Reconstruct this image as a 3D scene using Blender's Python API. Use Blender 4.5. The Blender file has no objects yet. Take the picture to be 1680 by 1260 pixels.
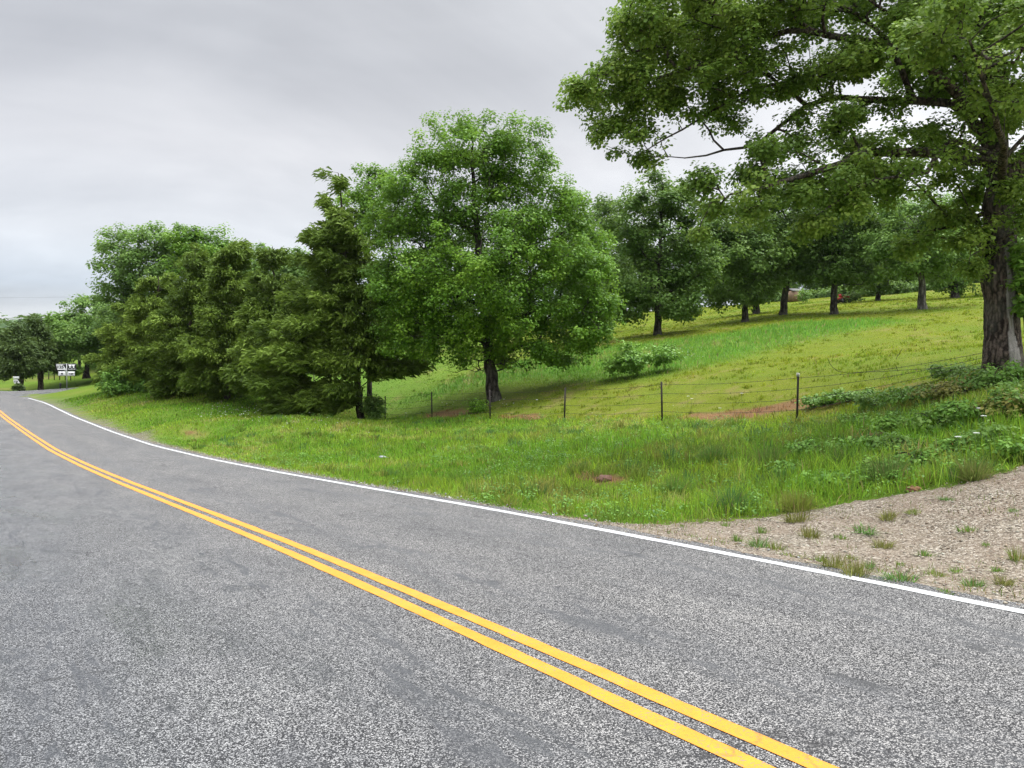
import bpy, math, random
import numpy as np
from mathutils import Vector, Matrix
S = bpy.context.scene
COL = S.collection
RNG = np.random.default_rng(7)
F, CX, HY, CAMZ = 1260.0, 840.0, 610.0, 1.65          # focal length in photo pixels, principal column, horizon row, eye height

# ------------------------------------------------------------------ small helpers
def tag(o, label=None, cat=None, group=None, kind=None):
    if label: o['label'] = label
    if cat: o['category'] = cat
    if group: o['group'] = group
    if kind: o['kind'] = kind
    return o

def empty(name, loc, label=None, cat=None, group=None, rz=0.0):
    o = bpy.data.objects.new(name, None); COL.objects.link(o)
    o.location = loc; o.rotation_euler = (0, 0, rz); o.empty_display_size = .2
    return tag(o, label, cat, group)

def mesh_np(name, V, faces, mat, parent=None, face_attr=None, vcol=None, smooth=False, uv=None):
    """V (N,3); faces = list of integer arrays (M,k); face_attr {name: (nfaces,)}"""
    V = np.asarray(V, np.float32).reshape(-1, 3)
    faces = [np.asarray(f, np.int32) for f in faces if len(f)]
    loops = np.concatenate([f.ravel() for f in faces])
    tot = np.concatenate([np.full(len(f), f.shape[1], np.int32) for f in faces])
    start = np.concatenate([[0], np.cumsum(tot)[:-1]]).astype(np.int32)
    m = bpy.data.meshes.new(name)
    m.vertices.add(len(V)); m.vertices.foreach_set('co', V.ravel())
    m.loops.add(len(loops)); m.loops.foreach_set('vertex_index', loops)
    m.polygons.add(len(tot)); m.polygons.foreach_set('loop_start', start); m.polygons.foreach_set('loop_total', tot)
    if smooth: m.polygons.foreach_set('use_smooth', np.ones(len(tot), bool))
    m.update(calc_edges=True)
    if face_attr:
        for k, a in face_attr.items():
            at = m.attributes.new(k, 'FLOAT', 'FACE'); at.data.foreach_set('value', np.asarray(a, np.float32))
    if vcol is not None:
        at = m.color_attributes.new('Col', 'FLOAT_COLOR', 'POINT')
        c = np.ones((len(V), 4), np.float32); c[:, :3] = vcol; at.data.foreach_set('color', c.ravel())
    if uv is not None:
        l = m.uv_layers.new(name='UVMap'); l.data.foreach_set('uv', np.asarray(uv, np.float32)[loops].ravel())
    if mat: m.materials.append(mat)
    o = bpy.data.objects.new(name, m); COL.objects.link(o)
    if parent: o.parent = parent
    return o

class MB:
    """collects simple solids, links them as one mesh object"""
    def __init__(s): s.V = []; s.F3 = []; s.F4 = []; s.n = 0
    def add(s, V, F):
        V = np.asarray(V, float)
        s.V.append(V)
        for f in F: (s.F4 if len(f) == 4 else s.F3).append([i + s.n for i in f])
        s.n += len(V)
    def box(s, c, size, R=None):
        h = np.asarray(size, float) / 2
        v = np.array([[x, y, z] for x in (-1, 1) for y in (-1, 1) for z in (-1, 1)]) * h
        if R is not None: v = v @ np.asarray(R).T
        s.add(v + np.asarray(c, float), [(0, 1, 3, 2), (4, 6, 7, 5), (0, 4, 5, 1), (2, 3, 7, 6), (0, 2, 6, 4), (1, 5, 7, 3)])
    def prism(s, pts, y0, y1, M=None):
        """outline in x,z extruded from y0 to y1, triangulated as a fan from the centroid"""
        n = len(pts); c = np.mean(pts, axis=0)
        v = [(p[0], y0, p[1]) for p in pts] + [(p[0], y1, p[1]) for p in pts] + [(c[0], y0, c[1]), (c[0], y1, c[1])]
        f = []
        for i in range(n):
            j = (i + 1) % n
            f += [(i, j, 2 * n), (n + j, n + i, 2 * n + 1), (i, n + i, n + j, j)]
        s.add(v, f)
    def tube(s, P, r, sides=6, cap=True):
        P = np.asarray(P, float); r = np.broadcast_to(np.asarray(r, float), (len(P),))
        T = np.gradient(P, axis=0); T /= np.linalg.norm(T, axis=1)[:, None] + 1e-9
        a = np.where(np.abs(T[:, 2:3]) < .9, np.array([[0, 0, 1.]]), np.array([[1., 0, 0]]))
        if len(P) > 1: a[:] = a[0]
        U = np.cross(T, a); U /= np.linalg.norm(U, axis=1)[:, None] + 1e-9
        W = np.cross(T, U)
        th = np.arange(sides) * 2 * math.pi / sides
        v = P[:, None] + r[:, None, None] * (np.cos(th)[None, :, None] * U[:, None] + np.sin(th)[None, :, None] * W[:, None])
        f = []
        for i in range(len(P) - 1):
            for k in range(sides):
                k2 = (k + 1) % sides
                f.append((i * sides + k, i * sides + k2, (i + 1) * sides + k2, (i + 1) * sides + k))
        V = v.reshape(-1, 3)
        if cap:
            m = len(V); V = np.vstack([V, P[:1], P[-1:]]); e = (len(P) - 1) * sides
            for k in range(sides):
                k2 = (k + 1) % sides
                f.append((k2, k, m)); f.append((e + k, e + k2, m + 1))
        s.add(V, f)
    def build(s, name, mat, parent=None, smooth=False):
        return mesh_np(name, np.vstack(s.V), [np.array(s.F4, int).reshape(-1, 4), np.array(s.F3, int).reshape(-1, 3)], mat, parent, smooth=smooth)

def vnoise(x, y, seed=0):
    """cheap smooth value noise in plan, range 0..1"""
    r = np.random.default_rng(seed).random((256, 256))
    xi = np.floor(x).astype(int); yi = np.floor(y).astype(int)
    fx = x - xi; fy = y - yi
    fx = fx * fx * (3 - 2 * fx); fy = fy * fy * (3 - 2 * fy)
    g = lambda a, b: r[a % 256, b % 256]
    return (g(xi, yi) * (1 - fx) + g(xi + 1, yi) * fx) * (1 - fy) + (g(xi, yi + 1) * (1 - fx) + g(xi + 1, yi + 1) * fx) * fy
def fbm(x, y, seed=0, oct=4):
    v = 0; a = .5; t = 0
    for k in range(oct):
        v = v + a * vnoise(x * 2 ** k, y * 2 ** k, seed + k); t += a; a *= .55
    return v / t
def sstep(a, b, x):
    t = np.clip((x - a) / (b - a), 0, 1); return t * t * (3 - 2 * t)

# ------------------------------------------------------------------ materials
def new_mat(name):
    m = bpy.data.materials.new(name); m.use_nodes = True
    nt = m.node_tree; b = nt.nodes['Principled BSDF']; return m, nt, b
def nd(nt, t, **kw):
    n = nt.nodes.new(t)
    for k, v in kw.items(): setattr(n, k, v)
    return n
def ramp(nt, fac, stops, interp='LINEAR'):
    r = nd(nt, 'ShaderNodeValToRGB'); r.color_ramp.interpolation = interp
    e = r.color_ramp.elements
    while len(e) < len(stops): e.new(.5)
    for i, (p, c) in enumerate(stops):
        e[i].position = p; e[i].color = (*c, 1) if len(c) == 3 else c
    nt.links.new(fac, r.inputs[0]); return r.outputs[0]
def noise(nt, vec, scale, detail=4, rough=.55, dist=0):
    n = nd(nt, 'ShaderNodeTexNoise'); n.inputs['Scale'].default_value = scale; n.inputs['Detail'].default_value = detail
    n.inputs['Roughness'].default_value = rough; n.inputs['Distortion'].default_value = dist
    if vec is not None: nt.links.new(vec, n.inputs['Vector'])
    return n.outputs['Fac']
def mapping(nt, vec, scale=(1, 1, 1), rot=(0, 0, 0), loc=(0, 0, 0)):
    m = nd(nt, 'ShaderNodeMapping'); m.inputs['Scale'].default_value = scale; m.inputs['Rotation'].default_value = rot
    m.inputs['Location'].default_value = loc
    nt.links.new(vec, m.inputs['Vector']); return m.outputs[0]
def math_n(nt, op, a, b=None, c=None, clamp=False):
    m = nd(nt, 'ShaderNodeMath', operation=op, use_clamp=clamp)
    for i, x in enumerate((a, b, c)):
        if x is None: continue
        if isinstance(x, (int, float)): m.inputs[i].default_value = x
        else: nt.links.new(x, m.inputs[i])
    return m.outputs[0]
def mixc(nt, fac, a, b, blend='MIX'):
    m = nd(nt, 'ShaderNodeMix', data_type='RGBA', blend_type=blend)
    for sock, x in ((m.inputs['Factor'], fac), (m.inputs[6], a), (m.inputs[7], b)):
        if isinstance(x, (int, float)): sock.default_value = x
        elif isinstance(x, tuple): sock.default_value = (*x, 1) if len(x) == 3 else x
        else: nt.links.new(x, sock)
    return m.outputs[2]
def bump(nt, h, strength, dist, b):
    n = nd(nt, 'ShaderNodeBump'); n.inputs['Strength'].default_value = strength; n.inputs['Distance'].default_value = dist
    nt.links.new(h, n.inputs['Height']); nt.links.new(n.outputs[0], b.inputs['Normal'])
def objco(nt): return nd(nt, 'ShaderNodeTexCoord').outputs['Object']
def geopos(nt): return nd(nt, 'ShaderNodeNewGeometry').outputs['Position']

def leaf_mat(name, stops, rough=.5, trans=.3, spec=.35, vary=.14):
    m, nt, b = new_mat(name)
    a = nd(nt, 'ShaderNodeAttribute', attribute_name='tone')
    oi = nd(nt, 'ShaderNodeObjectInfo')
    t = math_n(nt, 'ADD', a.outputs['Fac'], math_n(nt, 'MULTIPLY_ADD', oi.outputs['Random'], vary, -vary / 2), clamp=True)
    c = ramp(nt, t, stops)
    nt.links.new(c, b.inputs['Base Color']); b.inputs['Roughness'].default_value = rough
    b.inputs['Specular IOR Level'].default_value = spec
    tr = nd(nt, 'ShaderNodeBsdfTranslucent')
    nt.links.new(mixc(nt, .55, c, (.18, .27, .045), 'MIX'), tr.inputs['Color'])
    mx = nd(nt, 'ShaderNodeMixShader'); mx.inputs[0].default_value = trans
    nt.links.new(b.outputs[0], mx.inputs[1]); nt.links.new(tr.outputs[0], mx.inputs[2])
    nt.links.new(mx.outputs[0], nt.nodes['Material Output'].inputs['Surface'])
    return m

def bark_mat(name, dark, light, scale=9, streak=False):
    m, nt, b = new_mat(name)
    p = objco(nt)
    v = nd(nt, 'ShaderNodeTexVoronoi', feature='F1'); v.inputs['Scale'].default_value = scale
    wob = noise(nt, p, 6, 3)
    q = mapping(nt, p, (1, 1, .22)); 
    add = nd(nt, 'ShaderNodeVectorMath', operation='ADD'); nt.links.new(q, add.inputs[0])
    sc = nd(nt, 'ShaderNodeVectorMath', operation='SCALE'); sc.inputs['Scale'].default_value = .16
    nz = nd(nt, 'ShaderNodeTexNoise'); nz.inputs['Scale'].default_value = 5; nt.links.new(p, nz.inputs['Vector'])
    nt.links.new(nz.outputs['Color'], sc.inputs[0]); nt.links.new(sc.outputs[0], add.inputs[1])
    nt.links.new(add.outputs[0], v.inputs['Vector'])
    d = v.outputs['Distance']
    fine = noise(nt, p, 40, 5, .7)
    h = math_n(nt, 'ADD', math_n(nt, 'MULTIPLY', d, -1.0), math_n(nt, 'MULTIPLY', fine, .5))
    c = ramp(nt, h, [(.0, light), (.12, tuple(.6 * l + .4 * k for l, k in zip(light, dark))), (.5, dark)])
    hh = ramp(nt, math_n(nt, 'ADD', math_n(nt, 'MULTIPLY', d, -1.1), math_n(nt, 'ADD', math_n(nt, 'MULTIPLY', fine, .5), .6)),
              [(.1, dark), (.65, light)])
    big = noise(nt, p, 1.6, 4, .6)
    hh = mixc(nt, ramp(nt, big, [(.45, (0, 0, 0)), (.7, (1, 1, 1))]), hh, mixc(nt, .5, hh, (.15, .155, .13)))
    if streak:
        at = nd(nt, 'ShaderNodeAttribute', attribute_name='Col')
        hh = mixc(nt, math_n(nt, 'MULTIPLY', at.outputs['Fac'], math_n(nt, 'MULTIPLY_ADD', fine, 1.2, .3), clamp=True), hh, (.34, .32, .30))
    nt.links.new(hh, b.inputs['Base Color']); b.inputs['Roughness'].default_value = .9
    b.inputs['Specular IOR Level'].default_value = .2
    bump(nt, h, .9, .05, b)
    return m

def plain(name, col, rough=.6, metal=0, nscale=8, var=.25):
    m, nt, b = new_mat(name)
    n = noise(nt, objco(nt), nscale, 5, .65)
    c = ramp(nt, n, [(.3, tuple(x * (1 - var) for x in col)), (.7, tuple(min(1, x * (1 + var)) for x in col))])
    nt.links.new(c, b.inputs['Base Color']); b.inputs['Roughness'].default_value = rough; b.inputs['Metallic'].default_value = metal
    return m

def attr_mat(name, rough=.6, trans=0.0, spec=.3):
    """colour read from the per-vertex albedo of the plant itself"""
    m, nt, b = new_mat(name)
    a = nd(nt, 'ShaderNodeAttribute', attribute_name='Col')
    nt.links.new(a.outputs['Color'], b.inputs['Base Color']); b.inputs['Roughness'].default_value = rough
    b.inputs['Specular IOR Level'].default_value = spec
    if trans:
        tr = nd(nt, 'ShaderNodeBsdfTranslucent'); nt.links.new(a.outputs['Color'], tr.inputs['Color'])
        mx = nd(nt, 'ShaderNodeMixShader'); mx.inputs[0].default_value = trans
        nt.links.new(b.outputs[0], mx.inputs[1]); nt.links.new(tr.outputs[0], mx.inputs[2])
        nt.links.new(mx.outputs[0], nt.nodes['Material Output'].inputs['Surface'])
    return m

# ------------------------------------------------------------------ plan of the road and lie of the land
D = np.array([-.642, .767]); D /= np.hypot(*D); N = np.array([D[1], -D[0]])
KS = np.array([-60, -30, -6, 0, 4, 8, 12, 17, 23, 30, 38, 48, 60, 68, 78, 92, 120, 200.])
KC = np.array([-1.5, .7, 2.22, 2.705, 3.07, 3.40, 3.69, 4.02, 4.404, 4.784, 5.2, 5.58, 5.95, 5.6, 4.2, .5, -14, -75.])
KZ = np.array([1.5, .8, .33, .098, -.045, -.21, -.403, -.634, -.862, -1.02, -1.02, -.85, -.42, -.16, .1, .4, 1.2, 3.])
def smoothcurve(K, V):
    s = np.arange(K[0], K[-1], .25)
    v = np.interp(s, K, V)
    # Catmull style smoothing of the polyline
    for w in (13, 9):
        k = np.ones(w) / w; p = np.pad(v, w // 2, mode='reflect', reflect_type='odd'); v = np.convolve(p, k, 'valid')
    return s, v
SC, VC = smoothcurve(KS, KC); SZ, VZ = smoothcurve(KS, KZ)
cs = lambda s: np.interp(s, SC, VC)
zs = lambda s: np.interp(s, SZ, VZ)
LANE = 3.09
def sn(X, Y): return X * D[0] + Y * D[1], X * N[0] + Y * N[1]
def road_xy(s, off):
    c = cs(s); t = (cs(s + .2) - cs(s - .2)) / .4
    q = 1 / np.sqrt(1 + t * t)
    ss = s - off * t * q; nn = c + off * q
    return ss * D[0] + nn * N[0], ss * D[1] + nn * N[1]

def cp(px, py, Y): return ((px - CX) / F * Y, Y, CAMZ - (py - HY) / F * Y)
CP = []
for s in list(range(-14, 100, 5)):
    for off in (3.6, -4.6, -9, -18):
        x, y = road_xy(np.array(float(s)), off); CP.append((float(x), float(y), float(zs(s)) - (.06 if off > 0 else .02 - .02 * off)))
for s in (4, 9, 14, 20, 26, 32):                                   # shallow ditch beside the shoulder
    x, y = road_xy(np.array(float(s)), 5.6); CP.append((float(x), float(y), float(zs(s)) - .24))
CP += [cp(1000, 775, 14.2), cp(1130, 745, 15), cp(860, 742, 19), cp(720, 730, 24), cp(600, 715, 29),
       cp(1308, 691, 20), cp(1087, 689, 23.8), cp(924, 691.5, 27.6), cp(805, 687, 31.3), cp(706, 687, 35.1), cp(631, 690, 38.9), cp(592, 690, 38),
       cp(805, 658, 36), cp(1645, 602, 16.5), cp(1680, 648, 13.6), cp(1500, 690, 15), cp(1400, 770, 12.2), cp(1680, 742, 11), cp(1560, 665, 15),
       cp(1680, 790, 9.2), cp(1850, 700, 11.5), cp(1850, 640, 15), cp(1900, 570, 24), cp(1430, 690, 17),
       cp(1600, 572, 24), cp(1450, 603, 24), cp(1300, 640, 24), cp(1300, 583, 35), cp(1100, 600, 37), cp(1100, 640, 29),
       cp(1080, 549, 52), cp(1222, 528, 58), cp(1285, 516, 60), cp(1367, 516, 58), cp(1512, 507, 54), cp(1565, 489, 68), cp(1600, 480, 80), cp(1400, 494, 84),
       cp(1300, 502, 84), cp(1100, 536, 66), cp(1680, 471, 80), cp(1900, 480, 60), cp(2200, 480, 60), cp(1900, 440, 90), cp(950, 572, 50), cp(700, 625, 46), cp(870, 562, 62), cp(760, 640, 40),
       cp(300, 692, 32), cp(300, 655, 46), cp(170, 640, 56), cp(420, 690, 31), cp(480, 672, 41), cp(360, 656, 45), cp(220, 676, 40), cp(430, 661, 43),
       cp(110, 639, 64), cp(140, 631, 60), cp(200, 645, 50), cp(142, 616, 78), cp(35, 643, 70), cp(67, 640, 72), cp(5, 612, 90), cp(60, 606, 110), cp(-200, 640, 80), cp(-200, 610, 110),
       cp(240, 615, 75), cp(420, 600, 75), cp(560, 600, 70), cp(400, 560, 110), cp(700, 560, 95), cp(950, 525, 100), cp(20, 585, 190), cp(150, 575, 170)]
CP += [(30, 140, 12.5), (80, 130, 13.5), (0, 150, 11), (-60, 160, 8), (150, 160, 15), (120, 60, 9), (60, 30, 5), (60, 0, 3), (30, 5, 1.2), (18, 3, .7),
       (-100, 180, 8), (-60, 0, -1), (-120, 60, 0), (-30, -30, 0), (20, -40, 2), (200, 0, 8), (-250, 100, 4), (10, 7.2, .35), (14, 9.5, .75), (20, 14, 1.6), (-160, 300, 14), (0, 300, 18), (200, 300, 20)]
CP = np.array(CP, float)
keep = []
for i, p in enumerate(CP):                                          # drop near duplicates so the fit stays smooth
    if all(np.hypot(*(CP[j, :2] - p[:2])) > .7 for j in keep): keep.append(i)
CP = CP[keep]
def _phi(r2): return .5 * r2 * np.log(r2 + 1e-9)
def rbf_fit(P, lam):
    n = len(P); d2 = ((P[:, None, :2] - P[None, :, :2]) ** 2).sum(-1) / 100
    A = np.zeros((n + 3, n + 3)); A[:n, :n] = _phi(d2) + lam * np.eye(n)
    A[:n, n] = 1; A[:n, n + 1:] = P[:, :2] / 10; A[n:, :n] = A[:n, n:].T
    return np.linalg.solve(A, np.r_[P[:, 2], 0, 0, 0])
RW = rbf_fit(CP, .01)
def rbf(X, Y):
    X = np.asarray(X, float); Y = np.asarray(Y, float); sh = X.shape
    x = X.ravel(); y = Y.ravel(); out = np.zeros(len(x)); n = len(CP)
    for i in range(0, len(x), 20000):
        a = x[i:i + 20000]; b = y[i:i + 20000]
        d2 = ((a[:, None] - CP[None, :, 0]) ** 2 + (b[:, None] - CP[None, :, 1]) ** 2) / 100
        out[i:i + 20000] = _phi(d2) @ RW[:n] + RW[n] + RW[n + 1] * a / 10 + RW[n + 2] * b / 10
    return out.reshape(sh)
def farz(X, Y):
    R = np.hypot(X, Y); th = np.arctan2(X, Y)
    left = 15 + 8 * np.sin(th * 5 + .4) + 4 * np.sin(th * 13 + 1)
    return np.where(th < -.1, np.clip(left, 2, 40), 20) * sstep(120, 420, R) + 3
SIDE_S = 72.0
def side_z(t): return -.1 + .062 * t                                # side road climbs away from the junction
def terrain(X, Y):
    X = np.asarray(X, float); Y = np.asarray(Y, float)
    R = np.hypot(X, Y)
    z = np.clip(rbf(X, Y), -3, 24)
    w = sstep(150, 260, R); z = z * (1 - w) + farz(X, Y) * w
    z = z + .05 * (fbm(X * .9, Y * .9, 3, 3) - .5) * sstep(3, 9, R)
    s, n = sn(X, Y); off = n - cs(s)
    rz = zs(s)
    k = sstep(3.35, 4.1, np.abs(off + .15))                         # under the pavement the ground lies 6 cm lower
    z = (rz - .06) * (1 - k) + z * k
    # side road bed
    t = off - LANE
    k2 = sstep(3.3, 5.5, np.abs(s - SIDE_S)) + sstep(26, 34, t) + (t < 0)
    k2 = np.clip(k2, 0, 1)
    return (side_z(t) - .06) * (1 - k2) + z * k2
def tz(x, y): return float(terrain(np.array([x]), np.array([y]))[0])
YM = np.concatenate([np.arange(3, 40, .1), np.arange(40, 130, .4)])
def unproj(px, py):
    u = (px - CX) / F; zr = CAMZ - (py - HY) / F * YM
    g = terrain(u * YM, YM); i = np.argmax(zr < g)
    y = YM[i]; return np.array([u * y, y])
def inpoly(X, Y, P):
    r = np.zeros(X.shape, bool); n = len(P)
    for i in range(n):
        x1, y1 = P[i]; x2, y2 = P[(i + 1) % n]
        if y1 == y2: continue
        c = ((y1 > Y) != (y2 > Y)) & (X < (x2 - x1) * (Y - y1) / (y2 - y1) + x1); r ^= c
    return r
def polydist(X, Y, P):
    """signed distance, positive inside"""
    d = np.full(X.shape, 1e9)
    for i in range(len(P)):
        a = P[i]; b = P[(i + 1) % len(P)]; ab = b - a; L = (ab ** 2).sum() + 1e-9
        t = np.clip(((X - a[0]) * ab[0] + (Y - a[1]) * ab[1]) / L, 0, 1)
        d = np.minimum(d, np.hypot(X - a[0] - t * ab[0], Y - a[1] - t * ab[1]))
    return np.where(inpoly(X, Y, P), d, -d)

def rd(s, off):
    x, y = road_xy(np.array(float(s)), off); return np.array([float(x), float(y)])
GRAVEL = np.array([rd(7.4, 1.6), rd(7.4, 3.35), unproj(1040, 861), unproj(1150, 853), unproj(1300, 843), unproj(1430, 824), unproj(1560, 800), unproj(1680, 768), np.array([13.0, 11.6]), np.array([17, 13.]),
                   np.array([20, 9.]), rd(-9, 12), rd(-9, 1.6)])
LUSH = np.array([unproj(*p) for p in ((640, 668), (860, 628), (1000, 628), (1080, 618), (1180, 598), (1260, 578), (1330, 560), (1420, 541), (1500, 528), (1440, 522), (1290, 530), (1180, 548), (1060, 562), (930, 575), (820, 600), (700, 640))])
DIRT = [(unproj(1190, 682), 1.5, .7), (unproj(1340, 662), 1.8, .8), (unproj(992, 786), .55, .3), (unproj(310, 713), .6, .22), (unproj(1450, 712), .7, .4), (unproj(1560, 640), 1.2, .9), (unproj(1520, 748), .5, .3),
        (unproj(735, 680), 2.2, .8), (unproj(860, 684), 1.6, .5)]
FENCE0 = np.array([7.43, 20.0]); FENCED = np.array([-2.77, 3.78])
def fence_side(X, Y):
    """positive beyond the fence line (pasture), metres"""
    n = np.array([FENCED[1], -FENCED[0]]); n /= np.hypot(*n)
    return (X - FENCE0[0]) * n[0] + (Y - FENCE0[1]) * n[1]
def zone_col(X, Y):
    """albedo of the turf itself: verge, mown pasture, lush uncut strip, bare earth"""
    X = np.asarray(X, float); Y = np.asarray(Y, float)
    fs = fence_side(X, Y)
    n1 = fbm(X * .35, Y * .35, 11); n2 = fbm(X * 1.6, Y * 1.6, 21); n3 = fbm(X * .09, Y * .09, 31)
    verge = np.array([.074, .140, .014]); verge2 = np.array([.110, .168, .018]); mown = np.array([.125, .155, .014]); mown2 = np.array([.092, .140, .014])
    lush = np.array([.068, .150, .022]); earth = np.array([.20, .105, .062]); dry = np.array([.17, .135, .06])
    e = lambda a: a[..., None]
    v = verge + (verge2 - verge) * e(sstep(.35, .7, n1))
    m = mown2 + (mown - mown2) * e(sstep(.25, .65, .6 * n1 + .4 * n3))
    left = sstep(6, -14, X)                                         # the pasture grows greener towards the trees
    m = m + (lush * 1.15 - m) * e(.75 * left)
    c = v + (m - v) * e(sstep(-.3, .5, fs + .8 * (n2 - .5)))
    ld = polydist(X, Y, LUSH) + 1.6 * (n1 - .5) + .8 * (n2 - .5)
    c = c + (lush - c) * e(.85 * sstep(-1.4, 1.8, ld) * (fs > -.5))
    c = c + (dry - c) * e(.55 * sstep(.56, .72, n2) * sstep(.45, .6, n1))
    for p, a, b in DIRT:
        s0, n0 = sn(p[0], p[1]); s1, n_1 = sn(X, Y)
        q = np.sqrt(((s1 - s0) / a) ** 2 + ((n_1 - n0) / b) ** 2) + 1.3 * (n2 - .5)
        c = c + (earth - c) * e(.85 * sstep(1.05, .55, q))
    s, n = sn(X, Y); off = n - cs(s)
    c = c + (np.array([.17, .155, .12]) - c) * e(sstep(3.95, 3.5, off + .5 * (n2 - .5)))
    c = c * e(.82 + .36 * n2)
    return c

# ------------------------------------------------------------------ ground, one sheet out to the horizon
def axis(lo, hi, c0, c1, fine, grow):
    a = list(np.arange(c0, c1, fine)); st = fine
    while a[-1] < hi: st *= grow; a.append(a[-1] + st)
    st = fine
    while a[0] > lo: st *= grow; a.insert(0, a[0] - st)
    return np.array(a)
gx = axis(-900, 900, -12, 14, .2, 1.05); gy = axis(-200, 1200, 4, 26, .2, 1.045)
GX, GY = np.meshgrid(gx, gy, indexing='ij'); GZ = terrain(GX, GY)
ni, nj = GX.shape
idx = np.arange(ni * nj).reshape(ni, nj)
Q = np.stack([idx[:-1, :-1], idx[1:, :-1], idx[1:, 1:], idx[:-1, 1:]], -1).reshape(-1, 4)
m, nt, b = new_mat('turf')
a = nd(nt, 'ShaderNodeAttribute', attribute_name='Col'); p = geopos(nt)
n_a = noise(nt, p, 9, 6, .7); n_b = noise(nt, p, 60, 3, .7); n_c = noise(nt, p, 2.2, 4, .6)
c = mixc(nt, 1.0, a.outputs['Color'], ramp(nt, n_a, [(.25, (.8, .8, .78)), (.5, (1, 1, 1)), (.75, (1.15, 1.12, 1.1))]), 'MULTIPLY')
c = mixc(nt, 1.0, c, ramp(nt, n_b, [(.3, (.75, .75, .75)), (.65, (1.15, 1.15, 1.1))]), 'MULTIPLY')
c = mixc(nt, ramp(nt, n_c, [(.55, (0, 0, 0)), (.75, (.35, .35, .35))]), c, (.15, .12, .045))
nt.links.new(c, b.inputs['Base Color']); b.inputs['Roughness'].default_value = .95; b.inputs['Specular IOR Level'].default_value = .1
bump(nt, math_n(nt, 'ADD', n_a, n_b), .7, .05, b)
M_TURF = m
ground = mesh_np('ground', np.stack([GX, GY, GZ], -1), [Q], M_TURF, vcol=zone_col(GX, GY).reshape(-1, 3), smooth=True)
tag(ground, kind='structure')

# ------------------------------------------------------------------ road
def strip(name, s, offs, lift, mat, zfun=None, jit=0):
    s = np.asarray(s, float); offs = np.asarray(offs, float)
    SS, OO = np.meshgrid(s, offs, indexing='ij')
    O2 = OO.copy()
    if jit:
        for k in (0, -1): O2[:, k] += (fbm(s * 3.1, s * 0 + k + 5, 77, 4) - .5) * jit
    X, Y = road_xy(SS, O2)
    Z = zs(SS) + lift - .012 * np.abs(OO) * 0
    V = np.stack([X, Y, Z], -1).reshape(-1, 3)
    i = np.arange(len(s) * len(offs)).reshape(len(s), len(offs))
    q = np.stack([i[:-1, :-1], i[:-1, 1:], i[1:, 1:], i[1:, :-1]], -1).reshape(-1, 4)
    return V, q, np.stack([O2, SS], -1).reshape(-1, 2)

def crack_nodes(nt, uvn):
    cw = nd(nt, 'ShaderNodeTexVoronoi', feature='DISTANCE_TO_EDGE'); cw.inputs['Scale'].default_value = 1.0
    nzv = nd(nt, 'ShaderNodeTexNoise'); nzv.inputs['Scale'].default_value = 1.8; nzv.inputs['Detail'].default_value = 6; nt.links.new(uvn, nzv.inputs['Vector'])
    sv = nd(nt, 'ShaderNodeVectorMath', operation='SCALE'); sv.inputs['Scale'].default_value = .22; nt.links.new(nzv.outputs['Color'], sv.inputs[0])
    av = nd(nt, 'ShaderNodeVectorMath', operation='ADD'); nt.links.new(mapping(nt, uvn, (.12, .33, 1)), av.inputs[0]); nt.links.new(sv.outputs[0], av.inputs[1])
    nt.links.new(av.outputs[0], cw.inputs['Vector'])
    crk = ramp(nt, cw.outputs['Distance'], [(.0012, (1, 1, 1)), (.0042, (0, 0, 0))])
    crm = math_n(nt, 'MULTIPLY', crk, ramp(nt, noise(nt, uvn, .9, 3), [(.42, (0, 0, 0)), (.55, (.9, .9, .9))]))
    return crm
m, nt, b = new_mat('chip_seal'); M_ROAD = m
uvn = nd(nt, 'ShaderNodeTexCoord').outputs['UV']; p = geopos(nt)
vo = nd(nt, 'ShaderNodeTexVoronoi', feature='F1'); vo.inputs['Scale'].default_value = 160; nt.links.new(p, vo.inputs['Vector'])
stone = nd(nt, 'ShaderNodeSeparateColor'); nt.links.new(vo.outputs['Color'], stone.inputs[0])
val = math_n(nt, 'SUBTRACT', stone.outputs[0], math_n(nt, 'MULTIPLY', math_n(nt, 'POWER', math_n(nt, 'MULTIPLY', vo.outputs['Distance'], 1.0), 2.0), 1.0))
speck = ramp(nt, val, [(.0, (.010, .010, .012)), (.22, (.032, .032, .035)), (.40, (.15, .148, .148)), (.75, (.33, .322, .316)), (1.0, (.53, .515, .495))])
sep = nd(nt, 'ShaderNodeSeparateXYZ'); nt.links.new(uvn, sep.inputs[0])
off, along = sep.outputs[0], sep.outputs[1]
# wheel paths: pavement polished and flushed about .9 m either side of each lane's middle
ax = math_n(nt, 'ABSOLUTE', off)
wp = math_n(nt, 'ABSOLUTE', math_n(nt, 'SUBTRACT', math_n(nt, 'ABSOLUTE', math_n(nt, 'SUBTRACT', ax, 1.55)), .8))
wpm = ramp(nt, wp, [(.05, (1, 1, 1)), (.42, (0, 0, 0))])
st1 = noise(nt, mapping(nt, uvn, (1.1, .35, 1)), 1.3, 5, .6)
st2 = noise(nt, mapping(nt, uvn, (2.2, .45, 1), loc=(3, 9, 0)), 2.6, 6, .7, .8)
tar = math_n(nt, 'MULTIPLY', ramp(nt, st2, [(.52, (0, 0, 0)), (.62, (1, 1, 1))]), math_n(nt, 'MULTIPLY_ADD', wpm, .65, .35))
mid = noise(nt, p, 14, 4, .7)
c = mixc(nt, 1.0, speck, ramp(nt, st1, [(.3, (.80, .81, .83)), (.5, (1.02, 1.02, 1.02)), (.7, (1.22, 1.21, 1.19))]), 'MULTIPLY')
c = mixc(nt, 1.0, c, ramp(nt, mid, [(.3, (.84, .84, .84)), (.7, (1.14, 1.14, 1.14))]), 'MULTIPLY')
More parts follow.
